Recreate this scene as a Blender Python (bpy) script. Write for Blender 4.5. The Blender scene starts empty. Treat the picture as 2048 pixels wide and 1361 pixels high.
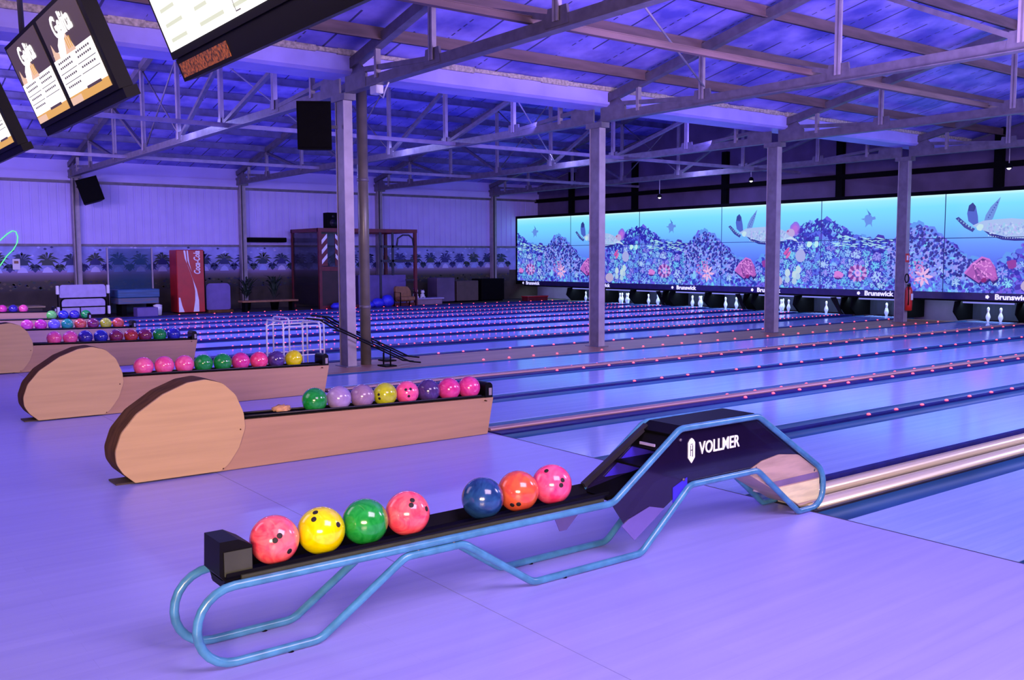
import bpy, bmesh, math, random
from mathutils import Vector, Matrix
PI = math.pi
COL = bpy.context.scene.collection
random.seed(7)

# ------------------------------------------------------------------ materials
def srgb(c):
    return tuple(((v/255)/12.92 if v/255 <= 0.04045 else ((v/255+0.055)/1.055)**2.4) for v in c)

def mat(name, col, rough=0.5, metal=0.0, var=0.0, scale=5.0, emit=None, estr=1.0, bump=0.0, stretch=(1, 1, 1),
        col2=None, spec=0.5, coat=0.0, alpha=1.0, detail=4.0):
    m = bpy.data.materials.new(name); m.use_nodes = True
    nt = m.node_tree; b = nt.nodes['Principled BSDF']
    b.inputs['Roughness'].default_value = rough
    b.inputs['Metallic'].default_value = metal
    b.inputs['Specular IOR Level'].default_value = spec
    b.inputs['Coat Weight'].default_value = coat
    b.inputs['Coat Roughness'].default_value = 0.08
    b.inputs['Alpha'].default_value = alpha
    tc = nt.nodes.new('ShaderNodeTexCoord'); mp = nt.nodes.new('ShaderNodeMapping')
    mp.inputs['Scale'].default_value = stretch
    nt.links.new(tc.outputs['Object'], mp.inputs['Vector'])
    nz = nt.nodes.new('ShaderNodeTexNoise'); nz.inputs['Scale'].default_value = scale
    nz.inputs['Detail'].default_value = detail
    nt.links.new(mp.outputs['Vector'], nz.inputs['Vector'])
    rp = nt.nodes.new('ShaderNodeValToRGB')
    c2 = col2 if col2 else tuple(max(0, v*(1-var)) for v in col)
    rp.color_ramp.elements[0].position = 0.35; rp.color_ramp.elements[1].position = 0.65
    rp.color_ramp.elements[0].color = (*c2, 1); rp.color_ramp.elements[1].color = (*col, 1)
    nt.links.new(nz.outputs['Fac'], rp.inputs['Fac'])
    nt.links.new(rp.outputs['Color'], b.inputs['Base Color'])
    if bump:
        bp = nt.nodes.new('ShaderNodeBump'); bp.inputs['Strength'].default_value = bump
        bp.inputs['Distance'].default_value = 0.01
        nt.links.new(nz.outputs['Fac'], bp.inputs['Height']); nt.links.new(bp.outputs['Normal'], b.inputs['Normal'])
    if emit:
        b.inputs['Emission Color'].default_value = (*emit, 1); b.inputs['Emission Strength'].default_value = estr
    return m

def attr_emit(name, strength=1.0):
    """backlit print: the printed colours come from the face colour attribute"""
    m = bpy.data.materials.new(name); m.use_nodes = True
    nt = m.node_tree; b = nt.nodes['Principled BSDF']
    a = nt.nodes.new('ShaderNodeVertexColor'); a.layer_name = 'Col'
    nt.links.new(a.outputs['Color'], b.inputs['Emission Color'])
    b.inputs['Emission Strength'].default_value = strength
    b.inputs['Base Color'].default_value = (0.02, 0.02, 0.03, 1); b.inputs['Roughness'].default_value = 0.4
    return m

def attr_diff(name, rough=0.6):
    m = bpy.data.materials.new(name); m.use_nodes = True
    nt = m.node_tree; b = nt.nodes['Principled BSDF']
    a = nt.nodes.new('ShaderNodeVertexColor'); a.layer_name = 'Col'
    nt.links.new(a.outputs['Color'], b.inputs['Base Color']); b.inputs['Roughness'].default_value = rough
    return m

def floor_mat(name, col, col2, rough, board=0.11, wid=0.02):
    """synthetic boards running with the lanes: long thin grain plus faint joints"""
    m = mat(name, col, rough=rough, col2=col2, scale=2.2, stretch=(0.35, 7, 1), spec=0.5)
    nt = m.node_tree; b = nt.nodes['Principled BSDF']
    ramp = [n for n in nt.nodes if n.type == 'VALTORGB'][0]
    tc = [n for n in nt.nodes if n.type == 'TEX_COORD'][0]
    br = nt.nodes.new('ShaderNodeTexBrick')
    br.inputs['Scale'].default_value = 1.0; br.inputs['Brick Width'].default_value = 2.2
    br.inputs['Row Height'].default_value = board; br.inputs['Mortar Size'].default_value = 0.0012
    br.inputs['Color1'].default_value = (1, 1, 1, 1); br.inputs['Color2'].default_value = (0.95, 0.95, 0.96, 1)
    br.inputs['Mortar'].default_value = (0.86, 0.86, 0.9, 1)
    nt.links.new(tc.outputs['Object'], br.inputs['Vector'])
    mx = nt.nodes.new('ShaderNodeMix'); mx.data_type = 'RGBA'; mx.blend_type = 'MULTIPLY'
    mx.inputs['Factor'].default_value = 1.0
    nt.links.new(ramp.outputs['Color'], mx.inputs['A']); nt.links.new(br.outputs['Color'], mx.inputs['B'])
    nt.links.new(mx.outputs['Result'], b.inputs['Base Color'])
    return m

def roof_mat(name, col, col2):
    """quilted foil insulation: panels with dark dashed seams running down the slope"""
    m = mat(name, col, rough=0.45, col2=col2, scale=1.3, bump=0.6, metal=0.0, detail=6)
    nt = m.node_tree; b = nt.nodes['Principled BSDF']
    ramp = [n for n in nt.nodes if n.type == 'VALTORGB'][0]
    tc = [n for n in nt.nodes if n.type == 'TEX_COORD'][0]
    sep = nt.nodes.new('ShaderNodeSeparateXYZ'); nt.links.new(tc.outputs['Object'], sep.inputs['Vector'])
    def fract_line(out, period, width, off=0.0):
        a = nt.nodes.new('ShaderNodeMath'); a.operation = 'MULTIPLY_ADD'
        a.inputs[1].default_value = 1/period; a.inputs[2].default_value = off
        nt.links.new(out, a.inputs[0])
        f = nt.nodes.new('ShaderNodeMath'); f.operation = 'FRACT'; nt.links.new(a.outputs[0], f.inputs[0])
        l = nt.nodes.new('ShaderNodeMath'); l.operation = 'LESS_THAN'; l.inputs[1].default_value = width
        nt.links.new(f.outputs[0], l.inputs[0]); return l
    l1 = fract_line(sep.outputs['X'], 1.05, 0.035)
    l2 = fract_line(sep.outputs['X'], 1.05, 0.025, 0.42)
    l3 = fract_line(sep.outputs['Y'], 0.16, 0.6)
    dash = nt.nodes.new('ShaderNodeMath'); dash.operation = 'MULTIPLY'
    nt.links.new(l2.outputs[0], dash.inputs[0]); nt.links.new(l3.outputs[0], dash.inputs[1])
    mxx = nt.nodes.new('ShaderNodeMath'); mxx.operation = 'MAXIMUM'
    nt.links.new(l1.outputs[0], mxx.inputs[0]); nt.links.new(dash.outputs[0], mxx.inputs[1])
    n2 = nt.nodes.new('ShaderNodeTexNoise'); n2.inputs['Scale'].default_value = 0.9
    nt.links.new(tc.outputs['Object'], n2.inputs['Vector'])
    g = nt.nodes.new('ShaderNodeMath'); g.operation = 'GREATER_THAN'; g.inputs[1].default_value = 0.42
    nt.links.new(n2.outputs['Fac'], g.inputs[0])
    mm = nt.nodes.new('ShaderNodeMath'); mm.operation = 'MULTIPLY'
    nt.links.new(mxx.outputs[0], mm.inputs[0]); nt.links.new(g.outputs[0], mm.inputs[1])
    m8 = nt.nodes.new('ShaderNodeMath'); m8.operation = 'MULTIPLY'; m8.inputs[1].default_value = 0.85
    nt.links.new(mm.outputs[0], m8.inputs[0])
    mx = nt.nodes.new('ShaderNodeMix'); mx.data_type = 'RGBA'
    nt.links.new(m8.outputs[0], mx.inputs['Factor'])
    nt.links.new(ramp.outputs['Color'], mx.inputs['A']); mx.inputs['B'].default_value = (0.012, 0.012, 0.06, 1)
    nt.links.new(mx.outputs['Result'], b.inputs['Base Color'])
    return m

M = {}
M['approach'] = floor_mat('approach_boards', (0.35, 0.345, 0.88), (0.31, 0.305, 0.84), 0.33)
M['lane'] = floor_mat('lane_boards', (0.34, 0.46, 0.95), (0.30, 0.42, 0.93), 0.13, board=0.05)
M['seam'] = mat('joint_filler', (0.05, 0.05, 0.12), rough=0.7, var=0.3, scale=20)
M['gutter'] = mat('gutter_plastic', (0.016, 0.075, 0.24), rough=0.45, var=0.3, scale=2, stretch=(0.4, 4, 1), spec=0.2)
M['cap_dark'] = mat('dark_cap', (0.012, 0.012, 0.16), rough=0.5, var=0.3, scale=9, spec=0.2)
M['cap_metal'] = mat('brushed_aluminium', (0.98, 0.86, 0.56), rough=0.28, metal=0.45, var=0.12, scale=3, stretch=(0.2, 14, 14))
M['cap_rose'] = mat('worn_cap', (0.46, 0.27, 0.28), rough=0.4, metal=0.3, var=0.25, scale=4, stretch=(0.2, 8, 8))
M['cap_brown'] = mat('brown_divider_boards', (0.34, 0.16, 0.10), rough=0.45, var=0.4, scale=2, stretch=(0.3, 4, 1))
M['led'] = mat('red_led', (0.8, 0.1, 0.1), rough=0.4, emit=(1.0, 0.05, 0.085), estr=5.0, var=0.05)
M['steel'] = mat('galvanised_steel', (0.155, 0.135, 0.19), rough=0.45, metal=0.2, var=0.3, scale=6, detail=8)
M['steel_light'] = mat('painted_steel', (0.34, 0.29, 0.36), rough=0.45, metal=0.15, var=0.2, scale=5, detail=8)
M['purlin'] = mat('warm_lit_purlin', (0.16, 0.095, 0.11), rough=0.6, var=0.4, scale=3, stretch=(0.4, 3, 3))  # brown holds the near bay's warm light; same steel as the far purlins
M['purlin_far'] = mat('blue_lit_purlin', (0.13, 0.12, 0.30), rough=0.55, var=0.4, scale=3)  # same steel, with the far bay's violet light put into the colour
M['tie'] = mat('pale_tie', (0.26, 0.22, 0.36), rough=0.5, var=0.3, scale=4)
M['pipe'] = mat('grey_downpipe', (0.14, 0.12, 0.11), rough=0.32, var=0.3, scale=4)
M['roof'] = roof_mat('roof_insulation', (0.40, 0.33, 0.98), (0.10, 0.09, 0.55))
M['flash'] = mat('valley_sheet', (0.44, 0.38, 0.98), rough=0.4, var=0.15, scale=2)
M['flash_edge'] = mat('valley_edge_foil', (0.62, 0.52, 0.45), rough=0.55, var=0.55, scale=18, bump=1.0)
M['wall'] = mat('corrugated_wall', (0.50, 0.43, 0.90), rough=0.5, var=0.12, scale=1.0)
M['wall_dark'] = mat('dark_wall', (0.12, 0.08, 0.19), rough=0.6, var=0.3, scale=1.5)
M['wall_brown'] = mat('brown_wall', (0.05, 0.035, 0.03), rough=0.7, var=0.5, scale=2.5)
M['mural_sky'] = mat('mural_sky', (0.30, 0.32, 0.80), rough=0.6, var=0.3, scale=2.5)
M['mural'] = attr_diff('mural_print')
M['art'] = attr_emit('backlit_print', 1.0)
M['black'] = mat('black_plastic', (0.003, 0.0025, 0.004), rough=0.45, var=0.3, scale=8, spec=0.15)
M['matte_black'] = mat('matte_black', (0.002, 0.0018, 0.003), rough=0.7, var=0.3, scale=8, spec=0.08)
M['grey_face'] = mat('grey_face_plate', (0.045, 0.05, 0.035), rough=0.35, var=0.2, scale=10)
M['blue_tube'] = mat('light_blue_paint', (0.065, 0.25, 0.52), rough=0.28, var=0.3, scale=14, coat=0.3, detail=8)
M['smoked'] = mat('smoked_acrylic', (0.014, 0.007, 0.045), rough=0.06, var=0.3, scale=2, alpha=0.86, coat=0.4)
M['smoked_lt'] = mat('violet_acrylic', (0.16, 0.12, 0.50), rough=0.08, var=0.2, scale=3, alpha=0.85, coat=0.4)
M['uv_blue'] = mat('uv_lit_lining', (0.05, 0.03, 0.75), rough=0.35, var=0.15, scale=3)  # white lining; the UV light on it is put into the colour
M['refl_cream'] = mat('cream_reflection', (0.95, 0.84, 0.48), rough=0.3, metal=0.1, var=0.2, scale=5, stretch=(1, 1, 6))
M['brass2'] = mat('tan_metal', (0.60, 0.42, 0.36), rough=0.3, metal=0.1, var=0.25, scale=4, stretch=(1, 1, 6))
M['refl_mauve'] = mat('mauve_reflection', (0.30, 0.20, 0.36), rough=0.3, metal=0.3, var=0.2, scale=5)
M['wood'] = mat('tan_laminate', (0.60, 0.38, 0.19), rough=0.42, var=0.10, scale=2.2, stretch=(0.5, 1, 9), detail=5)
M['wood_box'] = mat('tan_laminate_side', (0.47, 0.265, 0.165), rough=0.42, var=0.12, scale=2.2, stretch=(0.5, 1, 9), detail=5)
M['wood_dark'] = mat('brown_laminate_edge', (0.13, 0.06, 0.025), rough=0.75, var=0.45, scale=7, stretch=(1, 3, 1), spec=0.1)
M['scuff'] = mat('scuffed_base', (0.09, 0.06, 0.06), rough=0.7, var=0.3, scale=9)
M['white'] = mat('white_paint', (0.72, 0.70, 0.80), rough=0.4, var=0.08, scale=6)
M['white_lilac'] = mat('lilac_paint', (0.40, 0.34, 0.66), rough=0.45, var=0.15, scale=6)
M['logo'] = mat('logo_white', (0.90, 0.88, 0.95), rough=0.45, var=0.04, scale=6, emit=(0.8, 0.75, 1.0), estr=0.25)
M['sign_lit'] = mat('lit_lettering', (0.8, 0.8, 0.9), rough=0.4, var=0.04, emit=(0.62, 0.62, 1.0), estr=1.0)
M['screen_white'] = mat('screen_white', (0.5, 0.5, 0.5), rough=0.4, emit=(1.0, 0.99, 0.93), estr=1.25)
M['screen_dark'] = mat('screen_dark', (0.05, 0.05, 0.05), rough=0.4, emit=srgb((68, 48, 52)), estr=1.0)
M['screen_gold'] = mat('screen_gold', (0.1, 0.1, 0.05), rough=0.4, emit=srgb((225, 165, 75)), estr=1.0)
M['screen_peach'] = mat('screen_peach', (0.1, 0.1, 0.05), rough=0.4, emit=srgb((235, 190, 165)), estr=1.0)
M['screen_ink'] = mat('screen_ink', (0.02, 0.02, 0.02), rough=0.4, emit=srgb((95, 85, 92)), estr=1.0)
M['screen_faint'] = mat('screen_faint', (0.02, 0.02, 0.02), rough=0.4, emit=srgb((226, 228, 205)), estr=1.0)
M['speckle'] = mat('orange_reflection', (0.70, 0.20, 0.03), rough=0.5, col2=(0.02, 0.01, 0.01), scale=60)
M['red'] = mat('vending_red', (0.42, 0.010, 0.016), rough=0.35, var=0.2, scale=3)
M['dark_red'] = mat('dark_red_frame', (0.13, 0.008, 0.02), rough=0.45, var=0.4, scale=5)
M['glass_dark'] = mat('dark_glass', (0.02, 0.015, 0.03), rough=0.1, var=0.2, scale=2, alpha=0.55)
M['blue_vinyl'] = mat('blue_vinyl', (0.03, 0.03, 0.70), rough=0.5, var=0.3, scale=6)
M['teal'] = mat('teal_panel', (0.02, 0.10, 0.26), rough=0.4, var=0.4, scale=4, stretch=(0.5, 1, 6))
M['violet'] = mat('violet_board', (0.13, 0.085, 0.33), rough=0.5, var=0.2, scale=4)
M['brown_leather'] = mat('brown_leather', (0.27, 0.12, 0.05), rough=0.5, var=0.3, scale=9)
M['pin'] = mat('pin_white', (0.86, 0.88, 0.90), rough=0.25, var=0.06, scale=9)
M['pin_red'] = mat('pin_red_band', (0.7, 0.05, 0.25), rough=0.3, var=0.05)
M['lilac_bar'] = mat('lit_bar', (0.3, 0.3, 0.6), rough=0.4, emit=(0.16, 0.18, 0.50), estr=1.0)
M['pit_curtain'] = mat('pit_curtain', (0.010, 0.009, 0.04), rough=0.8, var=0.5, scale=3, stretch=(1, 5, 0.6))
M['lamp_glass'] = mat('lamp_lens', (0.5, 0.5, 0.5), rough=0.3, emit=(1.0, 0.97, 0.9), estr=4.0)
M['laser'] = mat('green_laser_trace', (0.1, 0.5, 0.2), rough=0.4, emit=(0.12, 0.85, 0.30), estr=1.0)
M['ext_red'] = mat('extinguisher_red', (0.55, 0.02, 0.01), rough=0.35, var=0.2, scale=5)
M['cloth_peach'] = mat('peach_cloth', (0.75, 0.40, 0.20), rough=0.8, var=0.3, scale=25)
M['plant'] = mat('dark_foliage', (0.012, 0.03, 0.02), rough=0.6, var=0.5, scale=8)
M['hole'] = mat('finger_hole', (0.01, 0.003, 0.01), rough=0.7, var=0.2, scale=9)
M['metal_dark'] = mat('dark_metal', (0.04, 0.035, 0.06), rough=0.4, metal=0.4, var=0.2, scale=7)

# ------------------------------------------------------------------ mesh helpers
def link(o): COL.objects.link(o); return o

class MB:
    def __init__(s): s.v = []; s.f = []; s.mi = []; s.sm = []; s.mats = []; s.cm = 0; s.smooth = False; s.cols = []; s.col = None
    def use(s, m, smooth=None):
        if m not in s.mats: s.mats.append(m)
        s.cm = s.mats.index(m)
        if smooth is not None: s.smooth = smooth
        return s
    def add(s, vs, fs, col=None):
        b = len(s.v); s.v += [tuple(v) for v in vs]
        for f in fs:
            s.f.append(tuple(b+i for i in f)); s.mi.append(s.cm); s.sm.append(s.smooth); s.cols.append(col or s.col)
        return s
    def box(s, x0, x1, y0, y1, z0, z1):
        x0, x1 = sorted((x0, x1)); y0, y1 = sorted((y0, y1)); z0, z1 = sorted((z0, z1))
        vs = [(x0,y0,z0),(x1,y0,z0),(x1,y1,z0),(x0,y1,z0),(x0,y0,z1),(x1,y0,z1),(x1,y1,z1),(x0,y1,z1)]
        return s.add(vs, [(0,3,2,1),(4,5,6,7),(0,1,5,4),(1,2,6,5),(2,3,7,6),(3,0,4,7)])
    def bbox(s, x0, x1, y0, y1, z0, z1, b=0.01):
        """box with chamfered edges (convex hull of inset corners)"""
        bm = bmesh.new()
        for x, sx in ((x0, 1), (x1, -1)):
            for y, sy in ((y0, 1), (y1, -1)):
                for z, sz in ((z0, 1), (z1, -1)):
                    bm.verts.new((x, y+sy*b, z+sz*b)); bm.verts.new((x+sx*b, y, z+sz*b)); bm.verts.new((x+sx*b, y+sy*b, z))
        bmesh.ops.convex_hull(bm, input=bm.verts)
        bm.verts.ensure_lookup_table(); bm.verts.index_update()
        s.add([v.co[:] for v in bm.verts], [[v.index for v in f.verts] for f in bm.faces]); bm.free()
        return s
    def bar(s, a, b, w, h, up=(0, 0, 1)):
        a = Vector(a); b = Vector(b); d = (b-a).normalized(); u = Vector(up)
        r = d.cross(u)
        if r.length < 1e-4: r = d.cross(Vector((1, 0, 0)))
        r.normalize(); u = r.cross(d).normalized()
        vs = []
        for p in (a, b):
            for sx, sz in ((-1,-1),(1,-1),(1,1),(-1,1)): vs.append(p + r*(sx*w/2) + u*(sz*h/2))
        return s.add(vs, [(0,3,2,1),(4,5,6,7),(0,1,5,4),(1,2,6,5),(2,3,7,6),(3,0,4,7)])
    def tube(s, pts, r, n=12, closed=False, cap=True):
        pts = [Vector(p) for p in pts]; N = len(pts)
        old = s.smooth; s.smooth = True
        def tang(i):
            a = pts[i-1] if (i > 0 or closed) else pts[i]
            b = pts[(i+1) % N] if (i < N-1 or closed) else pts[i]
            return (b-a).normalized()
        t = tang(0); ref = Vector((0, 0, 1)) if abs(t.z) < 0.9 else Vector((0, 1, 0))
        u = (ref - t*ref.dot(t)).normalized(); base = len(s.v); vs = []; fs = []
        for i in range(N):
            t = tang(i); u = (u - t*u.dot(t)).normalized(); w = t.cross(u)
            for k in range(n):
                a = 2*PI*k/n; vs.append(pts[i] + (u*math.cos(a) + w*math.sin(a))*r)
        for i in range(N if closed else N-1):
            j = (i+1) % N
            for k in range(n): fs.append((i*n+k, i*n+(k+1) % n, j*n+(k+1) % n, j*n+k))
        if not closed and cap: fs.append(tuple(reversed(range(n)))); fs.append(tuple((N-1)*n+k for k in range(n)))
        s.add(vs, fs); s.smooth = old; return s
    def prism(s, pts, axis, a, b, smooth_side=False):
        """extrude a 2D outline along an axis; pts (u,v) map to the two other axes in xyz order"""
        def p3(u, v, w): return {'x': (w, u, v), 'y': (u, w, v), 'z': (u, v, w)}[axis]
        n = len(pts); vs = [p3(u, v, a) for u, v in pts] + [p3(u, v, b) for u, v in pts]
        old = s.smooth; s.smooth = False
        s.add(vs, [tuple(range(n)), tuple(reversed(range(n, 2*n)))])
        s.smooth = smooth_side
        s.add(vs, [(i, (i+1) % n, n+(i+1) % n, n+i) for i in range(n)]); s.smooth = old
        return s
    def lathe(s, prof, c=(0, 0, 0), n=16, axis='z', smooth=True):
        old = s.smooth; s.smooth = smooth; vs = []; fs = []
        for r, h in prof:
            for k in range(n):
                a = 2*PI*k/n; x, y = r*math.cos(a), r*math.sin(a)
                p = (x, y, h) if axis == 'z' else ((x, h, y) if axis == 'y' else (h, x, y))
                vs.append((p[0]+c[0], p[1]+c[1], p[2]+c[2]))
        for i in range(len(prof)-1):
            for k in range(n): fs.append((i*n+k, i*n+(k+1) % n, (i+1)*n+(k+1) % n, (i+1)*n+k))
        fs.append(tuple(range(n))); fs.append(tuple((len(prof)-1)*n+k for k in range(n)))
        s.add(vs, fs); s.smooth = old; return s
    def build(s, name, m=None, parent=None, loc=None):
        """vertices are in world coordinates when the thing stands at its location"""
        if m is not None and not s.mats: s.mats = [m]
        base = Vector((0, 0, 0))
        if parent is not None:
            r = parent
            while r.parent: r = r.parent
            base = r.location.copy()
        elif loc is not None: base = Vector(loc)
        me = bpy.data.meshes.new(name)
        me.from_pydata([Vector(v)-base for v in s.v], [], s.f)
        for mm in s.mats: me.materials.append(mm)
        for p, mi, sm in zip(me.polygons, s.mi, s.sm): p.material_index = mi; p.use_smooth = sm
        if any(c is not None for c in s.cols):
            at = me.color_attributes.new('Col', 'FLOAT_COLOR', 'CORNER')
            for p, c in zip(me.polygons, s.cols):
                cc = c or (1, 1, 1)
                for k, li in enumerate(p.loop_indices):
                    q = cc[k] if isinstance(cc[0], tuple) else cc
                    at.data[li].color = (*q, 1)
        me.update()
        bm = bmesh.new(); bm.from_mesh(me)
        if not any(c is not None for c in s.cols): bmesh.ops.recalc_face_normals(bm, faces=bm.faces)
        bm.to_mesh(me); bm.free()
        o = bpy.data.objects.new(name, me); link(o)
        if parent is not None: o.parent = parent
        elif loc is not None: o.location = loc
        return o

def tag(o, label=None, cat=None, group=None, kind=None):
    if label: o['label'] = label
    if cat: o['category'] = cat
    if group: o['group'] = group
    if kind: o['kind'] = kind
    return o
def thing(name, label, cat, loc=(0, 0, 0), group=None):
    o = bpy.data.objects.new(name, None); link(o); o.location = loc; o.empty_display_size = 0.1
    return tag(o, label, cat, group)
def struct(o): o['kind'] = 'structure'; return o
def copy_tree(o, parent=None):
    c = o.copy(); COL.objects.link(c); c.parent = parent
    for ch in list(o.children): copy_tree(ch, c)
    return c
def dup(o, loc, label, group=None):
    c = copy_tree(o); c.location = loc; c['label'] = label
    if group: c['group'] = group
    return c

def fillet(pts, rads, closed=True, seg=6):
    """round the corners of a polyline of 2D points"""
    out = []; n = len(pts)
    for i in range(n):
        p = Vector(pts[i])
        if not closed and i in (0, n-1): out.append(p); continue
        a = Vector(pts[i-1]); b = Vector(pts[(i+1) % n]); r = rads[i]
        da = (a-p).normalized(); db = (b-p).normalized(); ang = da.angle(db)
        if ang > PI-0.02 or r <= 0: out.append(p); continue
        t = min(r/math.tan(ang/2), (a-p).length*0.495, (b-p).length*0.495); rr = t*math.tan(ang/2)
        c = p + (da+db).normalized()*(rr/math.sin(ang/2))
        s = p+da*t; e = p+db*t; a0 = math.atan2(s.y-c.y, s.x-c.x); a1 = math.atan2(e.y-c.y, e.x-c.x)
        d = a1-a0
        while d > PI: d -= 2*PI
        while d < -PI: d += 2*PI
        for k in range(seg+1):
            w = a0+d*k/seg; out.append(Vector((c.x+rr*math.cos(w), c.y+rr*math.sin(w))))
    return out

def text(mb, body, size, o, ax, up, depth=0.002, xscale=1.0, align='CENTER', shear=0.0, offset=0.0, spacing=1.0):
    """real lettering: the glyph outlines as a mesh, laid on the plane o + x*ax + y*up"""
    cu = bpy.data.curves.new('t', 'FONT'); cu.body = body; cu.size = size; cu.extrude = depth; cu.align_x = align
    cu.align_y = 'CENTER'; cu.shear = shear; cu.offset = offset; cu.resolution_u = 3; cu.space_character = spacing
    ob = bpy.data.objects.new('t', cu); COL.objects.link(ob)
    me = bpy.data.meshes.new_from_object(ob)
    o = Vector(o); ax = Vector(ax).normalized(); up = Vector(up).normalized(); nn = ax.cross(up)
    mb.add([o + ax*(v.co.x*xscale) + up*v.co.y + nn*(v.co.z+depth) for v in me.vertices], [tuple(p.vertices) for p in me.polygons])
    bpy.data.objects.remove(ob); bpy.data.curves.remove(cu); bpy.data.meshes.remove(me)

# ------------------------------------------------------------------ camera
cy, sy = math.cos(math.radians(52.8677)), math.sin(math.radians(52.8677))
pit, rol = math.radians(4.9702), math.radians(-0.2356)
F = Vector((math.cos(pit)*cy, math.cos(pit)*sy, -math.sin(pit)))
Rr = F.cross(Vector((0, 0, 1))).normalized(); U = Rr.cross(F)
R2 = Rr*math.cos(rol)+U*math.sin(rol); U2 = -Rr*math.sin(rol)+U*math.cos(rol)
cam = bpy.data.cameras.new('camera'); cam.sensor_width = 36; cam.lens = 1894.6*36/2048; cam.clip_end = 200; cam.clip_start = 0.05
co = bpy.data.objects.new('camera', cam); link(co)
mt = Matrix((R2, U2, -F)).transposed().to_4x4(); mt.translation = Vector((-5.327, 0, 1.695)); co.matrix_world = mt
bpy.context.scene.camera = co

# ------------------------------------------------------------------ layout numbers
VY = 13.4                      # valley / column row
WY = 31.5                      # left wall
TRX = [1.58, 6.85, 12.12, 17.39]
lanesY = []                    # (near, far, letter)
near = [2.40, 4.305, 5.917, 7.822, 9.434, 11.339, 14.35, 16.252, 17.867, 19.769, 21.384, 23.286, 24.90, 26.80]
LW = 1.067; GW = 0.235
LX1 = 19.3

# ------------------------------------------------------------------ setting
m = MB(); m.box(-13, -0.004, -6, WY, -0.2, 0); fl = struct(m.build('floor', M['approach']))
m = MB(); m.box(0, 20, -6, WY, -0.3, -0.12); struct(m.build('floor', M['matte_black']))
m = MB(); m.box(-0.01, 0.004, -6, 28.6, -0.12, 0.0008); struct(m.build('trim_1', M['seam']))
m = MB(); m.box(-2.734, -2.729, -6, 28.6, -0.01, 0.0006); struct(m.build('trim_2', mat('faint_joint', (0.22, 0.22, 0.5), rough=0.6)))
m = MB(); m.box(0.004, 19.9, 28.1, WY, -0.12, 0.0); struct(m.build('floor', M['wall_brown']))
# left wall: dark base, mural band, corrugated upper sheets
m = MB(); m.use(M['wall_brown']).box(-13, 20.2, WY, WY+0.2, -0.2, 1.2)
m.use(M['mural_sky']).box(-13, 20.2, WY, WY+0.2, 1.2, 2.14)
m.use(M['wall'])
pts = []; x = -13.0
while x < 20.2:
    m.box(x, x+0.19, WY-0.02, WY+0.2, 2.14, 4.3); m.box(x+0.19, x+0.25, WY, WY+0.2, 2.14, 4.3); x += 0.25
m.use(M['wall']).box(-13, 20.2, WY, WY+0.2, 4.3, 5.0)
struct(m.build('wall_left'))
m = MB(); m.use(M['wall']).box(-13, 20, WY-0.10, WY-0.021, 4.10, 4.34)
m.use(M['steel']).box(-13, 20, WY-0.14, WY-0.021, 4.02, 4.10); struct(m.build('trim_3'))
m = MB(); m.use(M['steel']).box(-13, 20, WY-0.05, WY-0.021, 2.10, 2.17); struct(m.build('trim_4'))
# gable outlines for end walls
def gable(x0, x1, y0, y1, name, mm):
    m = MB(); pts = [(y0, -0.2), (y1, -0.2), (y1, 4.65), ((y0+y1)/2, 4.65+0.22*(y1-y0)/2), (y0, 4.65)]
    m.prism(pts, 'x', x0, x1); return struct(m.build(name, mm))
gable(19.9, 20.1, -4.6, 13.4, 'wall_back', M['wall_dark']); gable(19.9, 20.1, 13.4, 31.5, 'wall_back', M['wall_dark'])
gable(-13.2, -13, -4.6, 13.4, 'wall_front', M['wall_dark']); gable(-13.2, -13, 13.4, 31.5, 'wall_front', M['wall_dark'])
m = MB(); m.box(-13, 20, -4.8, -4.6, -0.2, 4.8); struct(m.build('wall_right', M['wall_dark']))
# two pitched roofs meeting in the valley
def slope(y0, z0, y1, z1):
    m = MB(); m.add([(-13, y0, z0), (20, y0, z0), (20, y1, z1), (-13, y1, z1), (-13, y0, z0+.1), (20, y0, z0+.1), (20, y1, z1+.1), (-13, y1, z1+.1)],
                    [(0,1,2,3),(4,7,6,5),(0,4,5,1),(1,5,6,2),(2,6,7,3),(3,7,4,0)])
    return struct(m.build('ceiling', M['roof']))
RZ = 4.72
ridge = RZ+0.22*9
slope(-4.6, RZ, 4.4, ridge); slope(13.4, RZ, 4.4, ridge); slope(13.4, RZ, 22.45, ridge); slope(31.5, RZ, 22.45, ridge)
# valley gutter box between the two roofs
m = MB(); m.use(M['flash']).prism([(13.05, 4.50), (13.12, 4.46), (13.68, 4.46), (13.75, 4.50), (13.75, 4.76), (13.05, 4.76)], 'x', -13, 19.9)
m.use(M['flash_edge'])
random.seed(3)
x = -13
while x < 19.8:
    w = random.uniform(0.25, 0.5); h = random.uniform(0.0, 0.02)
    m.box(x, min(19.89, x+w), 13.0, 13.05, 4.735-h, 4.79+h); x += w
struct(m.build('trim_5'))
# back wall posts
for i, (y, lab) in enumerate([(8.6, 'a'), (12.2, 'a'), (16.9, 'a'), (21.3, 'a'), (25.6, 'a'), (29.2, 'a')]):
    m = MB(); m.box(19.74, 19.899, y-0.11, y+0.11, 3.2, 5.2); struct(m.build('trim_6', M['matte_black']))
m = MB(); m.box(19.72, 19.899, -4.5, WY-0.03, 3.98, 4.12); struct(m.build('trim_7', M['matte_black']))

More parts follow.
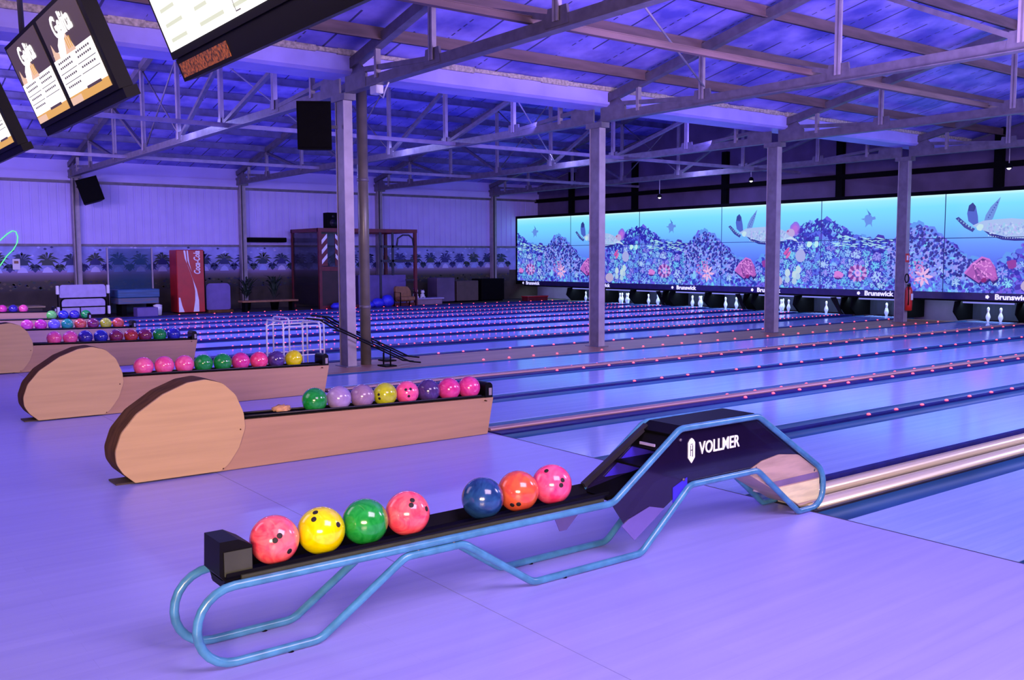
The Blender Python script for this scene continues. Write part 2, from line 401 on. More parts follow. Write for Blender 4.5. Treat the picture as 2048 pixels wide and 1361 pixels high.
# ------------------------------------------------------------------ lanes
ordl = ['nearest', 'second', 'third', 'fourth', 'fifth', 'sixth', 'seventh', 'eighth', 'ninth', 'tenth', 'eleventh', 'twelfth', 'thirteenth', 'farthest']
def gutter_mb(mb, y0, y1, x1=LX1):
    n = 8; yc = (y0+y1)/2; r = (y1-y0)/2; vs = []
    for xx in (0.004, x1):
        for k in range(n+1):
            a = PI + PI*k/n; vs.append((xx, yc+r*math.cos(a), -0.004 + 0.075*math.sin(a)))
    mb.smooth = True
    mb.add(vs, [(k, k+1, n+2+k, n+1+k) for k in range(n)]); mb.smooth = False
for i, y in enumerate(near):
    t = thing('bowling_lane', '', 'bowling lane', (0, y+LW/2, 0), 'bowling lanes running to the backlit screen')
    where = {0: 'at the right edge beside the silver capping', 1: 'behind the silver capping of the blue tubular rack', 2: 'ending beside the nearest wooden ball return',
             5: 'directly in front of the row of steel columns', 6: 'directly behind the row of steel columns', 13: 'along the dark play area floor'}.get(i, 'counted from the camera side')
    t['label'] = f'pale glossy bowling lane, {ordl[i]} of fourteen, {where}'
    m = MB(); m.box(0.004, LX1, y, y+LW, -0.119, 0); m.build('lane_bed', M['lane'], t)
    for (a, b) in ((y-GW, y-0.002), (y+LW+0.002, y+LW+GW)):
        g = MB(); gutter_mb(g, a, b); g.build('gutter', M['gutter'], t)
# LED mesh shared
lm = MB(); lm.lathe([(0.008, 0), (0.02, 0.002), (0.016, 0.012), (0.006, 0.017)], n=6); led_proto_mesh = None
def leds(t, rows, top, x0=3.69, dx=0.528, x1=18.4):
    sc_ = .8 if dx < .3 else 1.1
    global led_proto_mesh
    for y in rows:
        x = x0
        while x < x1:
            if led_proto_mesh is None:
                o = lm.build('led_light', M['led'], None); led_proto_mesh = o.data
            else:
                o = bpy.data.objects.new('led_light', led_proto_mesh); link(o)
            o.parent = t; o.location = Vector((x, y, top))-t.location; o.scale = (sc_, sc_, sc_); x += dx
def divider(y0, y1, kind, label):
    yc = (y0+y1)/2; t = thing('lane_divider', label, 'lane divider', (0, yc, 0), 'dividers between the lanes')
    if y0 > 14:
        m = MB(); m.box(0.004, LX1-0.6, y0+0.002, y1-0.002, -0.119, 0.0); m.box(0.004, LX1-0.6, y0+0.01, y1-0.01, 0.0, 0.034); m.build('cap', M['cap_dark'], t)
        leds(t, [yc], 0.034, x0=1.2+0.05*(int(y0*7) % 4), dx=0.178); return t
    if kind == 'thin':
        m = MB(); m.box(0.004, LX1-0.6, y0+0.002, y1-0.002, -0.119, 0.018); m.build('cap', M['cap_dark'], t)
        leds(t, [yc], 0.018)
    elif kind == 'metal':
        m = MB(); w = y1-y0
        m.use(M['metal_dark']).box(0.004, LX1-0.6, y0+0.002, y1-0.002, -0.119, 0.01); m.build('base', None, t)
        m = MB(); m.smooth = True
        prof = [(y0+0.03, 0.005), (y0+0.035, 0.02), (y0+0.06, 0.040), (y0+0.10, 0.052), (y0+0.135, 0.045), (y0+0.14, 0.012)]
        m.prism(prof, 'x', 0.0, LX1-0.6, True); m.build('rail', M['cap_metal'], t)
        m = MB(); prof = [(y0+0.20, 0.012), (y0+0.205, 0.05), (y0+0.22, 0.072), (y0+0.29, 0.078), (y0+0.30, 0.07), (y0+0.305, 0.012)]
        m.prism(prof, 'x', 0.0, LX1-0.6, True); m.build('rail', M['cap_metal'], t)
        m = MB(); m.box(0.0, LX1-0.6, y0+0.315, y0+0.36, 0.01, 0.10); m.build('edge_strip', M['cap_dark'], t)
        leds(t, [y0+0.10], 0.052, x0=7.0)
    elif kind == 'cap':
        m = MB(); m.use(M['cap_dark']).box(0.004, LX1-0.6, y0+0.002, y1-0.002, -0.119, 0.012); m.build('base', None, t)
        m = MB(); prof = [(y0+0.16, 0.012), (y0+0.165, 0.035), (y0+0.185, 0.042), (y0+0.25, 0.042), (y0+0.27, 0.035), (y0+0.275, 0.012)]
        m.use(M['cap_rose']).prism(prof, 'x', 0.0, LX1-0.6, True); m.build('cap', None, t)
        leds(t, [y0+0.06, y1-0.03], 0.012)
    return t
for i in range(13):
    if i == 5: continue
    y0, y1 = near[i]+LW+GW, near[i+1]-GW
    k = 'thin' if y1-y0 < 0.2 else ('metal' if i == 0 else 'cap')
    desc = {'thin': 'thin dark divider dotted with red lights', 'metal': 'wide divider with two shiny silver rails', 'cap': 'wide divider with a brownish cap and red lights'}[k]
    divider(y0, y1, k, f'{desc} between the {ordl[i]} and {ordl[i+1]} bowling lanes')
# wide divider carrying the columns
t = thing('lane_divider', 'wide brown boarded strip between the lanes where the steel columns stand', 'lane divider', (0, 13.4, 0))
m = MB(); m.box(0.004, LX1-0.6, 12.643, 14.113, -0.119, 0.0); m.build('base', M['cap_brown'], t)
m = MB(); m.box(1.0, LX1-0.6, 14.02, 14.112, 0.0, 0.012); m.build('edge_strip', M['cap_dark'], t)
leds(t, [12.69, 14.06], 0.013)
m = MB(); m.box(0.004, LX1-0.6, 28.105, 28.2, 0, 0.05)
t = thing('kerb', 'low dark kerb with red lights along the far side of the last lane', 'kerb', (0, 28.15, 0)); m.build('cap', M['cap_dark'], t); leds(t, [28.15], 0.05)

# ------------------------------------------------------------------ columns
def column(x, y, label, group, ztop=4.18):
    t = thing('steel_column', label, 'column', (x, y, 0), group)
    m = MB()
    m.box(x-0.075, x+0.075, y-0.14, y-0.125, 0.012, ztop); m.build('flange', M['steel_light'], t)
    m = MB(); m.box(x-0.075, x+0.075, y+0.125, y+0.14, 0.012, ztop); m.build('flange', M['steel_light'], t)
    m = MB(); m.box(x-0.06, x+0.06, y-0.125, y+0.125, 0.012, ztop); m.build('web', M['steel'], t)
    m = MB(); m.box(x-0.13, x+0.13, y-0.19, y+0.19, 0.0, 0.012); m.build('base_plate', M['steel'], t)
    m = MB(); m.box(x-0.10, x+0.10, y-0.22, y+0.22, 4.10, 4.20); m.build('cap_plate', M['steel'], t)
    return t
c0 = column(TRX[0], VY, 'nearest grey steel column, standing beside the brown downpipe and tubular ramps', 'steel columns in the row through the hall')
dup(c0, (TRX[1], VY, 0), 'second grey steel column, in front of the left half of the screen')
dup(c0, (TRX[2], VY, 0), 'third grey steel column, in front of the middle of the backlit screen')
dup(c0, (TRX[3], VY, 0), 'farthest grey steel column, with a red fire extinguisher hung on it')
t = thing('downpipe', 'dark brown rainwater pipe running down beside the nearest steel column', 'pipe', (1.92, 13.45, 0))
m = MB(); m.tube([(1.92, 13.45, 0.0), (1.92, 13.45, 4.48)], 0.085, 20); m.build('pipe', M['pipe'], t)
for z in (0.9, 2.9):
    m = MB(); m.tube([(1.92, 13.45, z), (1.92, 13.45, z+0.05)], 0.094, 20); m.build('pipe_clip', M['steel'], t)
# posts of the left wall
for i, x in enumerate(TRX):
    t = thing('wall_post', ['slim violet wall post under the hanging speaker at far left', 'slim violet wall post just left of the red play cage',
                            'slim violet wall post just right of the red play cage', 'slim violet wall post beside the left end of the screen'][i], 'post', (x+0.1, 31.3, 0), 'posts along the left wall')
    m = MB(); xx = x+0.1; m.box(xx-0.10, xx+0.10, 31.27, 31.475, 0.0, 4.16); m.build('post', M['steel_light'], t)
    m = MB(); m.box(xx-0.06, xx-0.045, 31.2, 31.27, 0.0, 4.16); m.build('cable_duct', M['metal_dark'], t)
    m = MB(); m.box(xx-0.16, xx+0.16, 31.15, 31.44, 4.16, 4.42); m.build('bracket', M['steel'], t)

# ------------------------------------------------------------------ trusses
def truss(x, y0, y1, label, group):
    """y0: valley side"""
    t = thing('roof_truss', label, 'roof truss', (x, y0, 4.2), group)
    s = 1 if y1 > y0 else -1; W = abs(y1-y0); P = W/7; yy = [y0+s*P*k for k in range(8)]
    def top(y): d = min(abs(y-y0), abs(y-y1)); return 4.56+0.22*d
    m = MB(); m.box(x-0.012, x+0.012, y0+s*0.2, y1-s*0.1, 4.21, 4.36); m.box(x-0.075, x+0.075, y0+s*0.2, y1-s*0.1, 4.195, 4.21)
    m.build('bottom_chord', M['steel'], t)
    ym = (y0+y1)/2
    for a, b in ((y0+s*0.15, ym), (ym, y1-s*0.1)):
        m = MB(); m.bar((x, a, top(a)-0.02), (x, b, top(b)-0.02), 0.13, 0.15); m.build('top_chord', M['steel'], t)
    for k in range(1, 7):
        m = MB(); zt = top(yy[k])-0.05
        m.box(x-0.045, x+0.045, yy[k]-0.015, yy[k]+0.015, 4.3, zt); m.box(x-0.045, x-0.03, yy[k]-0.05, yy[k]+0.05, 4.3, zt)
        m.build('vertical_strut', M['steel_light'], t)
    for k in (0.42, 6.58):
        y = y0+s*P*k; m = MB(); m.box(x-0.04, x+0.04, y-0.03, y+0.03, 4.3, top(y)-0.05); m.build('vertical_strut', M['steel_light'], t)
    for k in range(0, 3):
        for a, b in ((yy[k], yy[k+1]), (yy[7-k], yy[6-k])):
            if k == 0: a = a+(b-a)*0.1
            m = MB(); m.bar((x+0.02, a, top(a)-0.1), (x+0.02, b, 4.33), 0.08, 0.07); m.build('diagonal_strut', M['steel'], t)
    for a, b in ((yy[3], yy[4]), (yy[4], yy[3])):
        m = MB(); m.tube([(x+0.03, a, 4.35), (x+0.03, b, top(b)-0.1)], 0.018, 6); m.build('diagonal_strut', M['steel'], t)
    for k in range(0, 8):
        y = yy[k]; w = 0.20
        if k in (0, 7): q = 1 if k == 0 else -1; pts = [(y+s*q*0.1, 4.2), (y+s*q*0.75, 4.2), (y+s*q*0.75, 4.42), (y+s*q*0.55, top(y)+0.05), (y+s*q*0.1, top(y))]
        else: pts = [(y-w, 4.25), (y+w, 4.25), (y+w*.8, 4.46), (y-w*.8, 4.46)]
        m = MB(); m.prism(pts, 'x', x-0.018, x+0.018); m.build('gusset_plate', M['steel'], t)
    return t
ta = truss(TRX[0], VY, -4.6, 'nearest steel roof truss, rising to the upper right from the first column', 'roof trusses over the near lanes')
tb = truss(TRX[0], VY, WY, 'nearest blue-lit steel truss, running left from the first column to the left wall', 'roof trusses over the far lanes')
for k, (w1) in enumerate(['second', 'third', 'fourth and last']):
    dup(ta, (TRX[k+1], VY, 4.2), f'{w1} steel roof truss over the near lanes, starting at the {["second","third","farthest"][k]} column')
    dup(tb, (TRX[k+1], VY, 4.2), f'{w1} blue-lit steel truss reaching the left wall from the {["second","third","farthest"][k]} column')
# purlins under the roof sheets
k = 0
for y in [13.4-1.29*i for i in range(1, 8)]+[13.4+1.29*i for i in range(1, 8)]+[31.5-1.29*i for i in range(1, 7)]:
    d = min(abs(y-13.4), abs(y-31.5)); z = RZ+0.22*d-0.02
    side = 'near' if y < 13.4 else 'far'
    m = MB(); m.box(-12.9, 19.85, y-0.012, y+0.012, z-0.20, z-0.02); m.box(-12.9, 19.85, y-0.05, y+0.012, z-0.20, z-0.185)
    o = m.build('roof_purlin', M['purlin'], None, (0, y, z))
    if side == 'far': o.data.materials[0] = M['purlin_far']
    tag(o, 'long light-tinted steel purlin under the blue roof sheets of the %s bay' % side, 'purlin', 'purlins of the %s roof bay' % side)
# longitudinal ties at the height of the bottom chords
for y, z, lab in ((8.74, 4.40, 'brown longitudinal tie beam crossing the roof trusses over the near lanes'),
                  (18.2, 4.27, 'pale longitudinal tie beam crossing the far trusses, the one nearer the columns'),
                  (25.2, 4.27, 'pale longitudinal tie beam crossing the far trusses, the one nearer the wall')):
    m = MB(); mm = M['purlin'] if y < 10 else M['tie']
    m.box(-8, 19.6, y-0.04, y+0.04, z-0.035, z+0.035); m.box(-8, 19.6, y-0.05, y+0.05, z+0.035, z+0.045)
    tag(m.build('tie_beam', mm, None, (0, y, z)), lab, 'beam')
# wind bracing rods between trusses
for (a, b, lab) in (((TRX[0], 8.25, 5.7), (TRX[1], 10.8, 4.5), 'thin steel bracing rod sloping across the near roof bay'),
                    ((TRX[0], 18.6, 5.6), (TRX[1], 23.7, 4.4), 'thin steel bracing rod crossing the far roof bay behind the first truss'),
                    ((TRX[1], 16.0, 5.1), (TRX[2], 21.0, 4.4), 'thin steel bracing rod crossing the far roof bay behind the second truss')):
    m = MB(); m.tube([a, b], 0.016, 6)
    tag(m.build('bracing_rod', M['steel_light'], None, a), lab, 'rod')

# ------------------------------------------------------------------ bowling balls
BR = 0.108
def ball_mat(name, a, b, sc=9):
    m = mat(name, a, rough=0.16, col2=b, scale=sc, coat=0.5, detail=6)
    nz = [n for n in m.node_tree.nodes if n.type == 'TEX_NOISE'][0]; nz.inputs['Distortion'].default_value = 2.5
    return m
BM = {'pink': ball_mat('coral_pink_ball', (0.92, 0.05, 0.12), (0.98, 0.17, 0.22)),
      'rose': ball_mat('bright_pink_ball', (0.88, 0.07, 0.30), (0.95, 0.16, 0.36)),
      'hotpink': ball_mat('hot_pink_ball', (0.85, 0.03, 0.18), (0.95, 0.12, 0.30)),
      'magenta': ball_mat('magenta_ball', (0.66, 0.03, 0.26), (0.80, 0.07, 0.33)),
      'yellow': ball_mat('yellow_ball', (0.76, 0.74, 0.0), (0.74, 0.58, 0.0), 12),
      'lime': ball_mat('lime_ball', (0.60, 0.64, 0.02), (0.46, 0.50, 0.02), 12),
      'green': ball_mat('green_ball', (0.004, 0.24, 0.03), (0.02, 0.34, 0.06), 12),
      'lightgreen': ball_mat('light_green_ball', (0.08, 0.55, 0.08), (0.20, 0.60, 0.10)),
      'teal': ball_mat('teal_green_ball', (0.01, 0.28, 0.16), (0.03, 0.38, 0.20)),
      'navy': ball_mat('navy_ball', (0.008, 0.03, 0.15), (0.02, 0.08, 0.27), 7),
      'indigo': ball_mat('indigo_ball', (0.03, 0.02, 0.26), (0.05, 0.03, 0.34)),
      'blue': ball_mat('blue_ball', (0.03, 0.04, 0.42), (0.02, 0.02, 0.30)),
      'orange': ball_mat('orange_ball', (0.72, 0.13, 0.05), (0.60, 0.06, 0.05), 7),
      'redorange': ball_mat('red_orange_ball', (0.62, 0.06, 0.03), (0.36, 0.03, 0.05)),
      'maroon': ball_mat('maroon_ball', (0.28, 0.03, 0.07), (0.18, 0.02, 0.08)),
      'lavender': ball_mat('lavender_ball', (0.42, 0.30, 0.60), (0.34, 0.22, 0.52)),
      'mauve': ball_mat('mauve_ball', (0.36, 0.22, 0.40), (0.28, 0.16, 0.33)),
      'lavblue': ball_mat('lavender_blue_ball', (0.22, 0.17, 0.55), (0.16, 0.13, 0.46)),
      'purple': ball_mat('dark_purple_ball', (0.06, 0.03, 0.17), (0.10, 0.05, 0.24))}
CN = {'pink': 'coral pink', 'rose': 'bright pink', 'hotpink': 'hot pink', 'magenta': 'magenta', 'yellow': 'yellow', 'lime': 'lime yellow', 'green': 'green',
      'lightgreen': 'light green', 'teal': 'teal green', 'navy': 'navy blue', 'indigo': 'indigo', 'blue': 'deep blue', 'orange': 'orange', 'redorange': 'red-orange',
      'maroon': 'maroon', 'lavender': 'pale lavender', 'mauve': 'greyish mauve', 'lavblue': 'lavender blue', 'purple': 'dark purple'}
ball_mesh = {}
def ball_me(c):
    if c not in ball_mesh:
        me = bpy.data.meshes.new('bowling_ball'); bm = bmesh.new()
        bmesh.ops.create_uvsphere(bm, u_segments=40, v_segments=24, radius=BR)
        for f in bm.faces: f.smooth = True
        bm.to_mesh(me); bm.free(); me.materials.append(BM[c]); ball_mesh[c] = me
    return ball_mesh[c]
hole_me = None
def hole_mesh():
    """a short dark well with a thin lip, axis +z, mouth at z=0"""
    global hole_me
    if hole_me is None:
        m = MB(); m.lathe([(0.0128, -0.004), (0.0126, 0.0006), (0.0115, 0.0011), (0.001, 0.0013)], n=14)
        o = m.build('tmp', M['hole']); hole_me = o.data; bpy.data.objects.remove(o)
    return hole_me
def ball(x, y, z, c, label, group, holes=()):
    o = bpy.data.objects.new('bowling_ball', ball_me(c)); link(o); o.location = (x, y, z)
    o.rotation_euler = (random.uniform(0, 6), random.uniform(0, 6), random.uniform(0, 6))
    tag(o, label, 'bowling ball', group)
    view = (Vector((x, y, z))-Vector((-5.327, 0, 1.695))).normalized()
    rr = view.cross(Vector((0, 0, 1))).normalized(); uu = rr.cross(view)
    Ri = o.rotation_euler.to_matrix().inverted()
    for hx, hy in holes:
        d = (rr*hx + uu*hy - view*math.sqrt(max(0.02, 1-hx*hx-hy*hy))).normalized()
        d = Ri @ d
        h = bpy.data.objects.new('finger_hole', hole_mesh()); link(h); h.parent = o
        h.location = d*(BR+0.0002); h.rotation_mode = 'QUATERNION'; h.rotation_quaternion = d.to_track_quat('Z', 'Y')
    return o
NB = 3.89
g = 'balls on the blue tubular ball rack'
ball(-3.70, NB, .460, 'pink', 'coral pink marbled bowling ball touching the black end block of the tubular rack', g, [(.03, -.03), (.21, .14), (.58, -.50)])
ball(-3.475, NB, .461, 'yellow', 'yellow bowling ball with three holes on the blue tubular rack', g, [(-.22, .75), (-.29, .47), (.70, .20)])
ball(-3.25, NB, .463, 'green', 'green bowling ball on the blue tubular rack, between the yellow and pink ones', g)
ball(-3.02, NB, .464, 'pink', 'coral pink bowling ball on the tubular rack, directly right of the green ball', g, [(.22, .56), (.17, .35), (.84, .17)])
ball(-2.575, NB, .467, 'navy', 'dark navy blue swirled bowling ball on the blue tubular rack', g)
ball(-2.345, NB, .469, 'orange', 'orange marbled bowling ball on the tubular rack, between navy and hot pink', g, [(-.29, -.66), (.02, -.62)])
ball(-2.115, NB, .471, 'hotpink', 'hot pink bowling ball on the tubular rack, nearest its black hood', g, [(-.27, .66), (.53, .21), (.46, -.04)])
rows = [
 (7.46, 'first', 'nearest wooden ball return', [-1.81, -1.58, -1.35, -1.12, -.89, -.66, -.43, -.20], 'green lavender mauve lime rose purple magenta magenta'.split()),
 (10.98, 'second', 'second wooden ball return', [-2.23, -2.00, -1.77, -1.55, -1.32, -1.10, -.87, -.65, -.42], 'rose rose rose green green magenta hotpink purple yellow'.split()),
 (15.86, 'third', 'third wooden ball return', [-2.17, -1.94, -1.72, -1.49, -1.26, -1.03, -.81, -.58, -.35], 'rose rose indigo blue maroon redorange maroon green blue'.split()),
 (19.37, 'fourth', 'fourth wooden ball return', [-1.92, -1.69, -1.46, -1.23, -1.00, -.77, -.54, -.31], 'rose magenta lavblue teal orange maroon lime orange'.split()),
 (22.89, 'fifth', 'fifth wooden ball return', [-.80, -.56, -.33, -.09], 'lightgreen blue indigo green'.split()),
 (26.40, 'sixth', 'farthest wooden ball return', [-1.22, -.98, -.75], 'magenta indigo rose'.split())]
pos = ['first', 'second', 'third', 'fourth', 'fifth', 'sixth', 'seventh', 'eighth', 'ninth']
for ri, (y, o_, rn, xs, cs) in enumerate(rows):
    for k, (x, c) in enumerate(zip(xs, cs)):
        z = 0.487-0.018*(x+2.2)
        hs = []
        if ri == 0 and c == 'lime': hs = [(-.52, .0), (-.47, -.33)]
        if ri == 0 and c == 'rose': hs = [(.15, -.30), (-.1, .25), (.3, .3)]
        ball(x, y, z, c, f'{CN[c]} bowling ball, {pos[k]} from the left on the {rn}', f'balls on the {rn}', hs)

# ------------------------------------------------------------------ nearest rack: blue tubular ball return
t = thing('ball_return', 'light blue tubular ball return with black hood and white lettering, nearest the camera', 'ball return', (-2.0, NB, 0))
prof = [(-4.10, .345), (-1.80, .345), (-1.27, .70), (-.56, .70), (.135, .26), (.135, .02), (-.13, .02), (-.56, .355), (-1.18, .355), (-1.58, .02),
        (-2.36, .02), (-2.79, .305), (-3.12, .305), (-3.56, .02), (-4.10, .02)]
rad = [.16, .12, .12, .12, .16, .13, .05, .1, .1, .1, .12, .1, .1, .12, .16]
pf = fillet(prof, rad)
TR = 0.0195
for y in (NB-0.145, NB+0.145):
    m = MB(); m.tube([(p.x, y, p.y) for p in pf], TR, 14, closed=True); m.build('frame_tube', M['blue_tube'], t)
for (x, z) in ((-2.85, .325), (-3.05, .325)):
    for y in (NB-0.145, NB+0.145):
        m = MB(); m.tube([(x, y, z-0.02), (x, y, z+0.02)], 0.008, 8); m.build('bolt', M['steel'], t)
for x in (-3.70, -2.15):
    for y in (NB-0.145, NB+0.145):
        m = MB(); m.tube([(x, y, 0.0), (x, y, 0.012)], 0.016, 10); m.build('foot_pad', M['black'], t)
# track: V trough
def track(m, x0, z0, x1, z1, w=0.115, d=0.03):
    vs = []
    for x, z in ((x0, z0), (x1, z1)):
        for yy, dz in ((-w, 0.045), (-w*.55, 0.0), (w*.55, 0.0), (w, 0.045), (w, 0.03), (w*.5, -d), (-w*.5, -d), (-w, 0.03)):
            vs.append((x, NB+yy, z+dz))
    m.add(vs, [(k, (k+1) % 8, 8+(k+1) % 8, 8+k) for k in range(8)]+[tuple(range(8)), tuple(range(15, 7, -1))])
m = MB(); track(m, -3.96, .345, -1.80, .362); m.build('ball_track', M['black'], t)
m = MB(); m.box(-3.9, -1.85, NB-0.128, NB-0.116, .355, .375); m.build('track_edge', M['grey_face'], t)
# end block
m = MB(); pts = [(-3.985, .38), (-3.955, .345), (-3.84, .345), (-3.84, .49), (-3.90, .523), (-3.98, .523)]
m.prism(pts, 'y', NB-0.10, NB+0.085); eb = m.build('end_block', M['black'], t)
m = MB(); m.box(-3.965, -3.845, NB-0.106, NB-0.1005, .375, .478); m.build('face_plate', M['grey_face'], eb)
m = MB(); m.box(-3.95, -3.80, NB-0.10, NB+0.10, .31, .335); m.build('bracket', M['metal_dark'], t)
# smoked side panels of the hood
pan = fillet([(-1.80, .345), (-1.27, .70), (-.56, .70), (.13, .265), (.13, .12), (-.56, .36), (-1.18, .355), (-1.40, .235), (-1.62, .10)], [0.02, .12, .12, .1, .05, .05, .1, .01, .01])
pan2 = fillet([(-1.80, .345), (-1.27, .70), (-.56, .70), (.13, .265), (.13, .12), (-.56, .36), (-1.18, .355)], [0.02, .12, .12, .1, .05, .05, .1])
for y in (NB-0.128, NB+0.122):
    m = MB(); m.prism([(p.x, p.y) for p in (pan if y < NB else pan2)], 'y', y, y+0.005); m.build('side_panel', M['smoked'], t)
m = MB(); m.prism([(-2.05, .33), (-1.80, .335), (-1.76, .30), (-1.92, .16), (-1.97, .16)], 'y', NB+0.105, NB+0.110); m.build('guard_plate', M['smoked_lt'], t)
m = MB(); m.prism([(-1.62, .10), (-1.38, .245), (-1.50, .275), (-1.66, .23), (-1.72, .20)], 'y', NB-0.134, NB-0.129); m.build('guard_plate', M['smoked_lt'], t)
m = MB(); m.prism([(-1.31, .355), (-1.19, .40), (-1.19, .30), (-1.31, .25)], 'y', NB-0.133, NB-0.1285); m.build('guard_plate', M['uv_blue'], t)
# top cover, inner lining and ramp
m = MB()
top = [(-1.33, .655), (-1.25, .695), (-.58, .70), (-.48, .645)]
for a, b in zip(top[:-1], top[1:]): m.bar((a[0], NB, a[1]+.012), (b[0], NB, b[1]+.012), 0.245, 0.014)
m.build('top_cover', M['black'], t)
m = MB(); m.bar((-1.40, NB, .575), (-1.31, NB, .66), 0.24, 0.012); fp = m.build('front_plate', M['black'], t)
m = MB(); m.box(-1.395, -1.385, NB-0.06, NB+0.06, .595, .61); m.build('label_strip', M['white_lilac'], fp)
m = MB(); m.prism([(-1.62, .42), (-1.30, .64), (-1.0, .64), (-1.0, .42)], 'y', NB+0.112, NB+0.118); m.build('inner_lining', M['uv_blue'], t)
m = MB(); m.bar((-1.80, NB, .36), (-1.25, NB, .44), 0.20, 0.02); m.bar((-1.25, NB, .44), (-0.45, NB, .44), 0.20, 0.02); m.bar((-0.45, NB, .44), (.02, NB, .20), 0.20, 0.02)
m.build('lift_ramp', M['matte_black'], t)
m = MB(); m.box(-1.55, -1.25, NB-0.11, NB+0.11, .50, .512); m.build('inner_shelf', M['black'], t)
m = MB(); m.bar((-1.80, NB+.10, .40), (-1.30, NB+.10, .69), 0.03, 0.03); m.build('edge_rail', M['metal_dark'], t)
# metal lift drum at the lane end
drum = fillet([(-.66, .352), (-.50, .405), (-.33, .425), (-.13, .40), (.11, .255), (.11, .06), (-.10, .05), (-.38, .20)], [.01, .1, .1, .1, .1, .05, .05, .1])
m = MB(); m.prism([(p.x, p.y) for p in drum], 'y', NB-0.1345, NB+0.115, True); dr = m.build('lift_drum', M['brass2'], t)
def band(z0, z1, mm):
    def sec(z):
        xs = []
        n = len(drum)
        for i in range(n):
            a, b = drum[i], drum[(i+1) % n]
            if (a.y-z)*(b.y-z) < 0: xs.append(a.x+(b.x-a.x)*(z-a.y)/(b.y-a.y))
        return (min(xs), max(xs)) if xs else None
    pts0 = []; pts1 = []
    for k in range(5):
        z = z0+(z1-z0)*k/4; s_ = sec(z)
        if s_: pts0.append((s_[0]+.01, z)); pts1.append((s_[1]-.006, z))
    m = MB(); m.prism(pts0+pts1[::-1], 'y', NB-0.1375, NB-0.1348); m.build('reflection_band', mm, dr)
band(.07, .205, M['refl_cream']); band(.215, .255, M['refl_mauve'])  # coloured bands paint horizontal reflections onto the flat drum face
m = MB(); m.tube([(.02, NB+.02, .03), (-.05, NB+.08, .08), (-.16, NB+.12, .10), (-.26, NB+.12, .13)], 0.009, 8); m.build('cable', M['white_lilac'], t)
for x, z in ((-.50, .66), (-.56, .37), (-1.22, .39), (-1.25, .63), (.05, .27)):
    m = MB(); m.tube([(x, NB-0.136, z), (x, NB-0.128, z)], 0.009, 8); m.build('screw', M['steel'], t)
# lettering and emblem on the side panel
m = MB(); m.use(M['logo']); text(m, 'VOLLMER', 0.106, (-.905, NB-0.1295, .558), (1, 0, 0.01), (0, 0, 1), 0.002, xscale=0.80, offset=0.0012, shear=0.0, spacing=1.0)
m.build('lettering', None, t)
m = MB(); sx, sz = -1.155, .558
sh = [(-.028, .045), (-.014, .064), (0, .072), (.014, .064), (.028, .045), (.028, -.045), (0, -.078), (-.028, -.045)]
m.prism([(sx+a, sz+b) for a, b in sh], 'y', NB-0.1335, NB-0.1290); em = m.build('emblem', M['logo'], t)
m = MB()
for a, b, c, d in ((-.013, -.008, -.035, .03), (.004, .010, -.04, .03), (-.013, .010, .034, .038), (-.010, .008, -.002, .003)):
    m.box(sx+a, sx+b, NB-0.1342, NB-0.1336, sz+c, sz+d)
m.build('emblem_mark', M['black'], em)

# ------------------------------------------------------------------ wooden ball returns (six)
def wood_return(y, label):
    t = thing('ball_return', label, 'ball return', (0, y, 0), 'wooden ball returns with a round end')
    w = 0.12
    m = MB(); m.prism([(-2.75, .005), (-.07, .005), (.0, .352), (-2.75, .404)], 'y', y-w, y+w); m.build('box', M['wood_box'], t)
    out = [(-3.357, .012), (-3.44, .09), (-3.487, .171), (-3.492, .266), (-3.445, .40), (-3.33, .535), (-3.13, .668), (-2.94, .742), (-2.80, .757), (-2.665, .718),
           (-2.56, .615), (-2.497, .46), (-2.488, .34), (-2.545, .178), (-2.635, .056), (-2.70, .012)]
    fo = fillet(out, [.02]+[.12]*14+[.02], seg=3)
    m = MB(); m.use(M['wood_dark']).prism([(p.x, p.y) for p in fo], 'y', y-w-0.006, y+w+0.045, True); d = m.build('round_end', None, t)
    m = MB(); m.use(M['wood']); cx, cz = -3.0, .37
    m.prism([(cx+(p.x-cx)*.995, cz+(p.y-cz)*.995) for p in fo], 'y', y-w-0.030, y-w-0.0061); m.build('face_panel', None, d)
    m = MB(); m.box(-3.48, -3.18, y-0.09, y+0.12, 0.0, .012); m.build('base_plate', M['scuff'], t)
    m = MB()
    vs = []
    for x, z in ((-2.62, .404), (-.02, .355)):
        for yy, dz in ((-.105, 0.004), (-.10, 0.018), (-.055, 0.0), (.055, 0.0), (.10, 0.018), (.105, 0.004)): vs.append((x, y+yy, z+dz))
    m.add(vs, [(k, (k+1) % 6, 6+(k+1) % 6, 6+k) for k in range(6)]+[tuple(range(6)), tuple(range(11, 5, -1))]); m.build('ball_track', M['matte_black'], t)
    for s in (-1, 1):
        m = MB(); m.tube([(-2.6, y+s*.09, .425), (-.12, y+s*.09, .376)], 0.008, 6); m.build('track_rail', M['metal_dark'], t)
    m = MB(); pr = fillet([(-.085, .355), (-.085, .50), (.0, .50), (.0, .352)], [0, .05, .06, 0], closed=True)
    m.prism([(p.x, p.y) for p in pr], 'y', y-.11, y+.11, True); e = m.build('end_stop', M['black'], t)
    m = MB(); m.box(-.045, -.012, y-.114, y-.1105, .375, .445); m.build('plate', M['steel_light'], e)
    for (x, z) in ((-2.53, .33), (-2.68, .03), (-.10, .33)):
        m = MB(); m.tube([(x, y-w-.033, z), (x, y-w-.0005, z)], .006, 8); m.build('screw', M['wood_dark'], t)
    return t
w0 = wood_return(7.46, 'wooden ball return with a large tan round end, just behind the blue tubular rack')
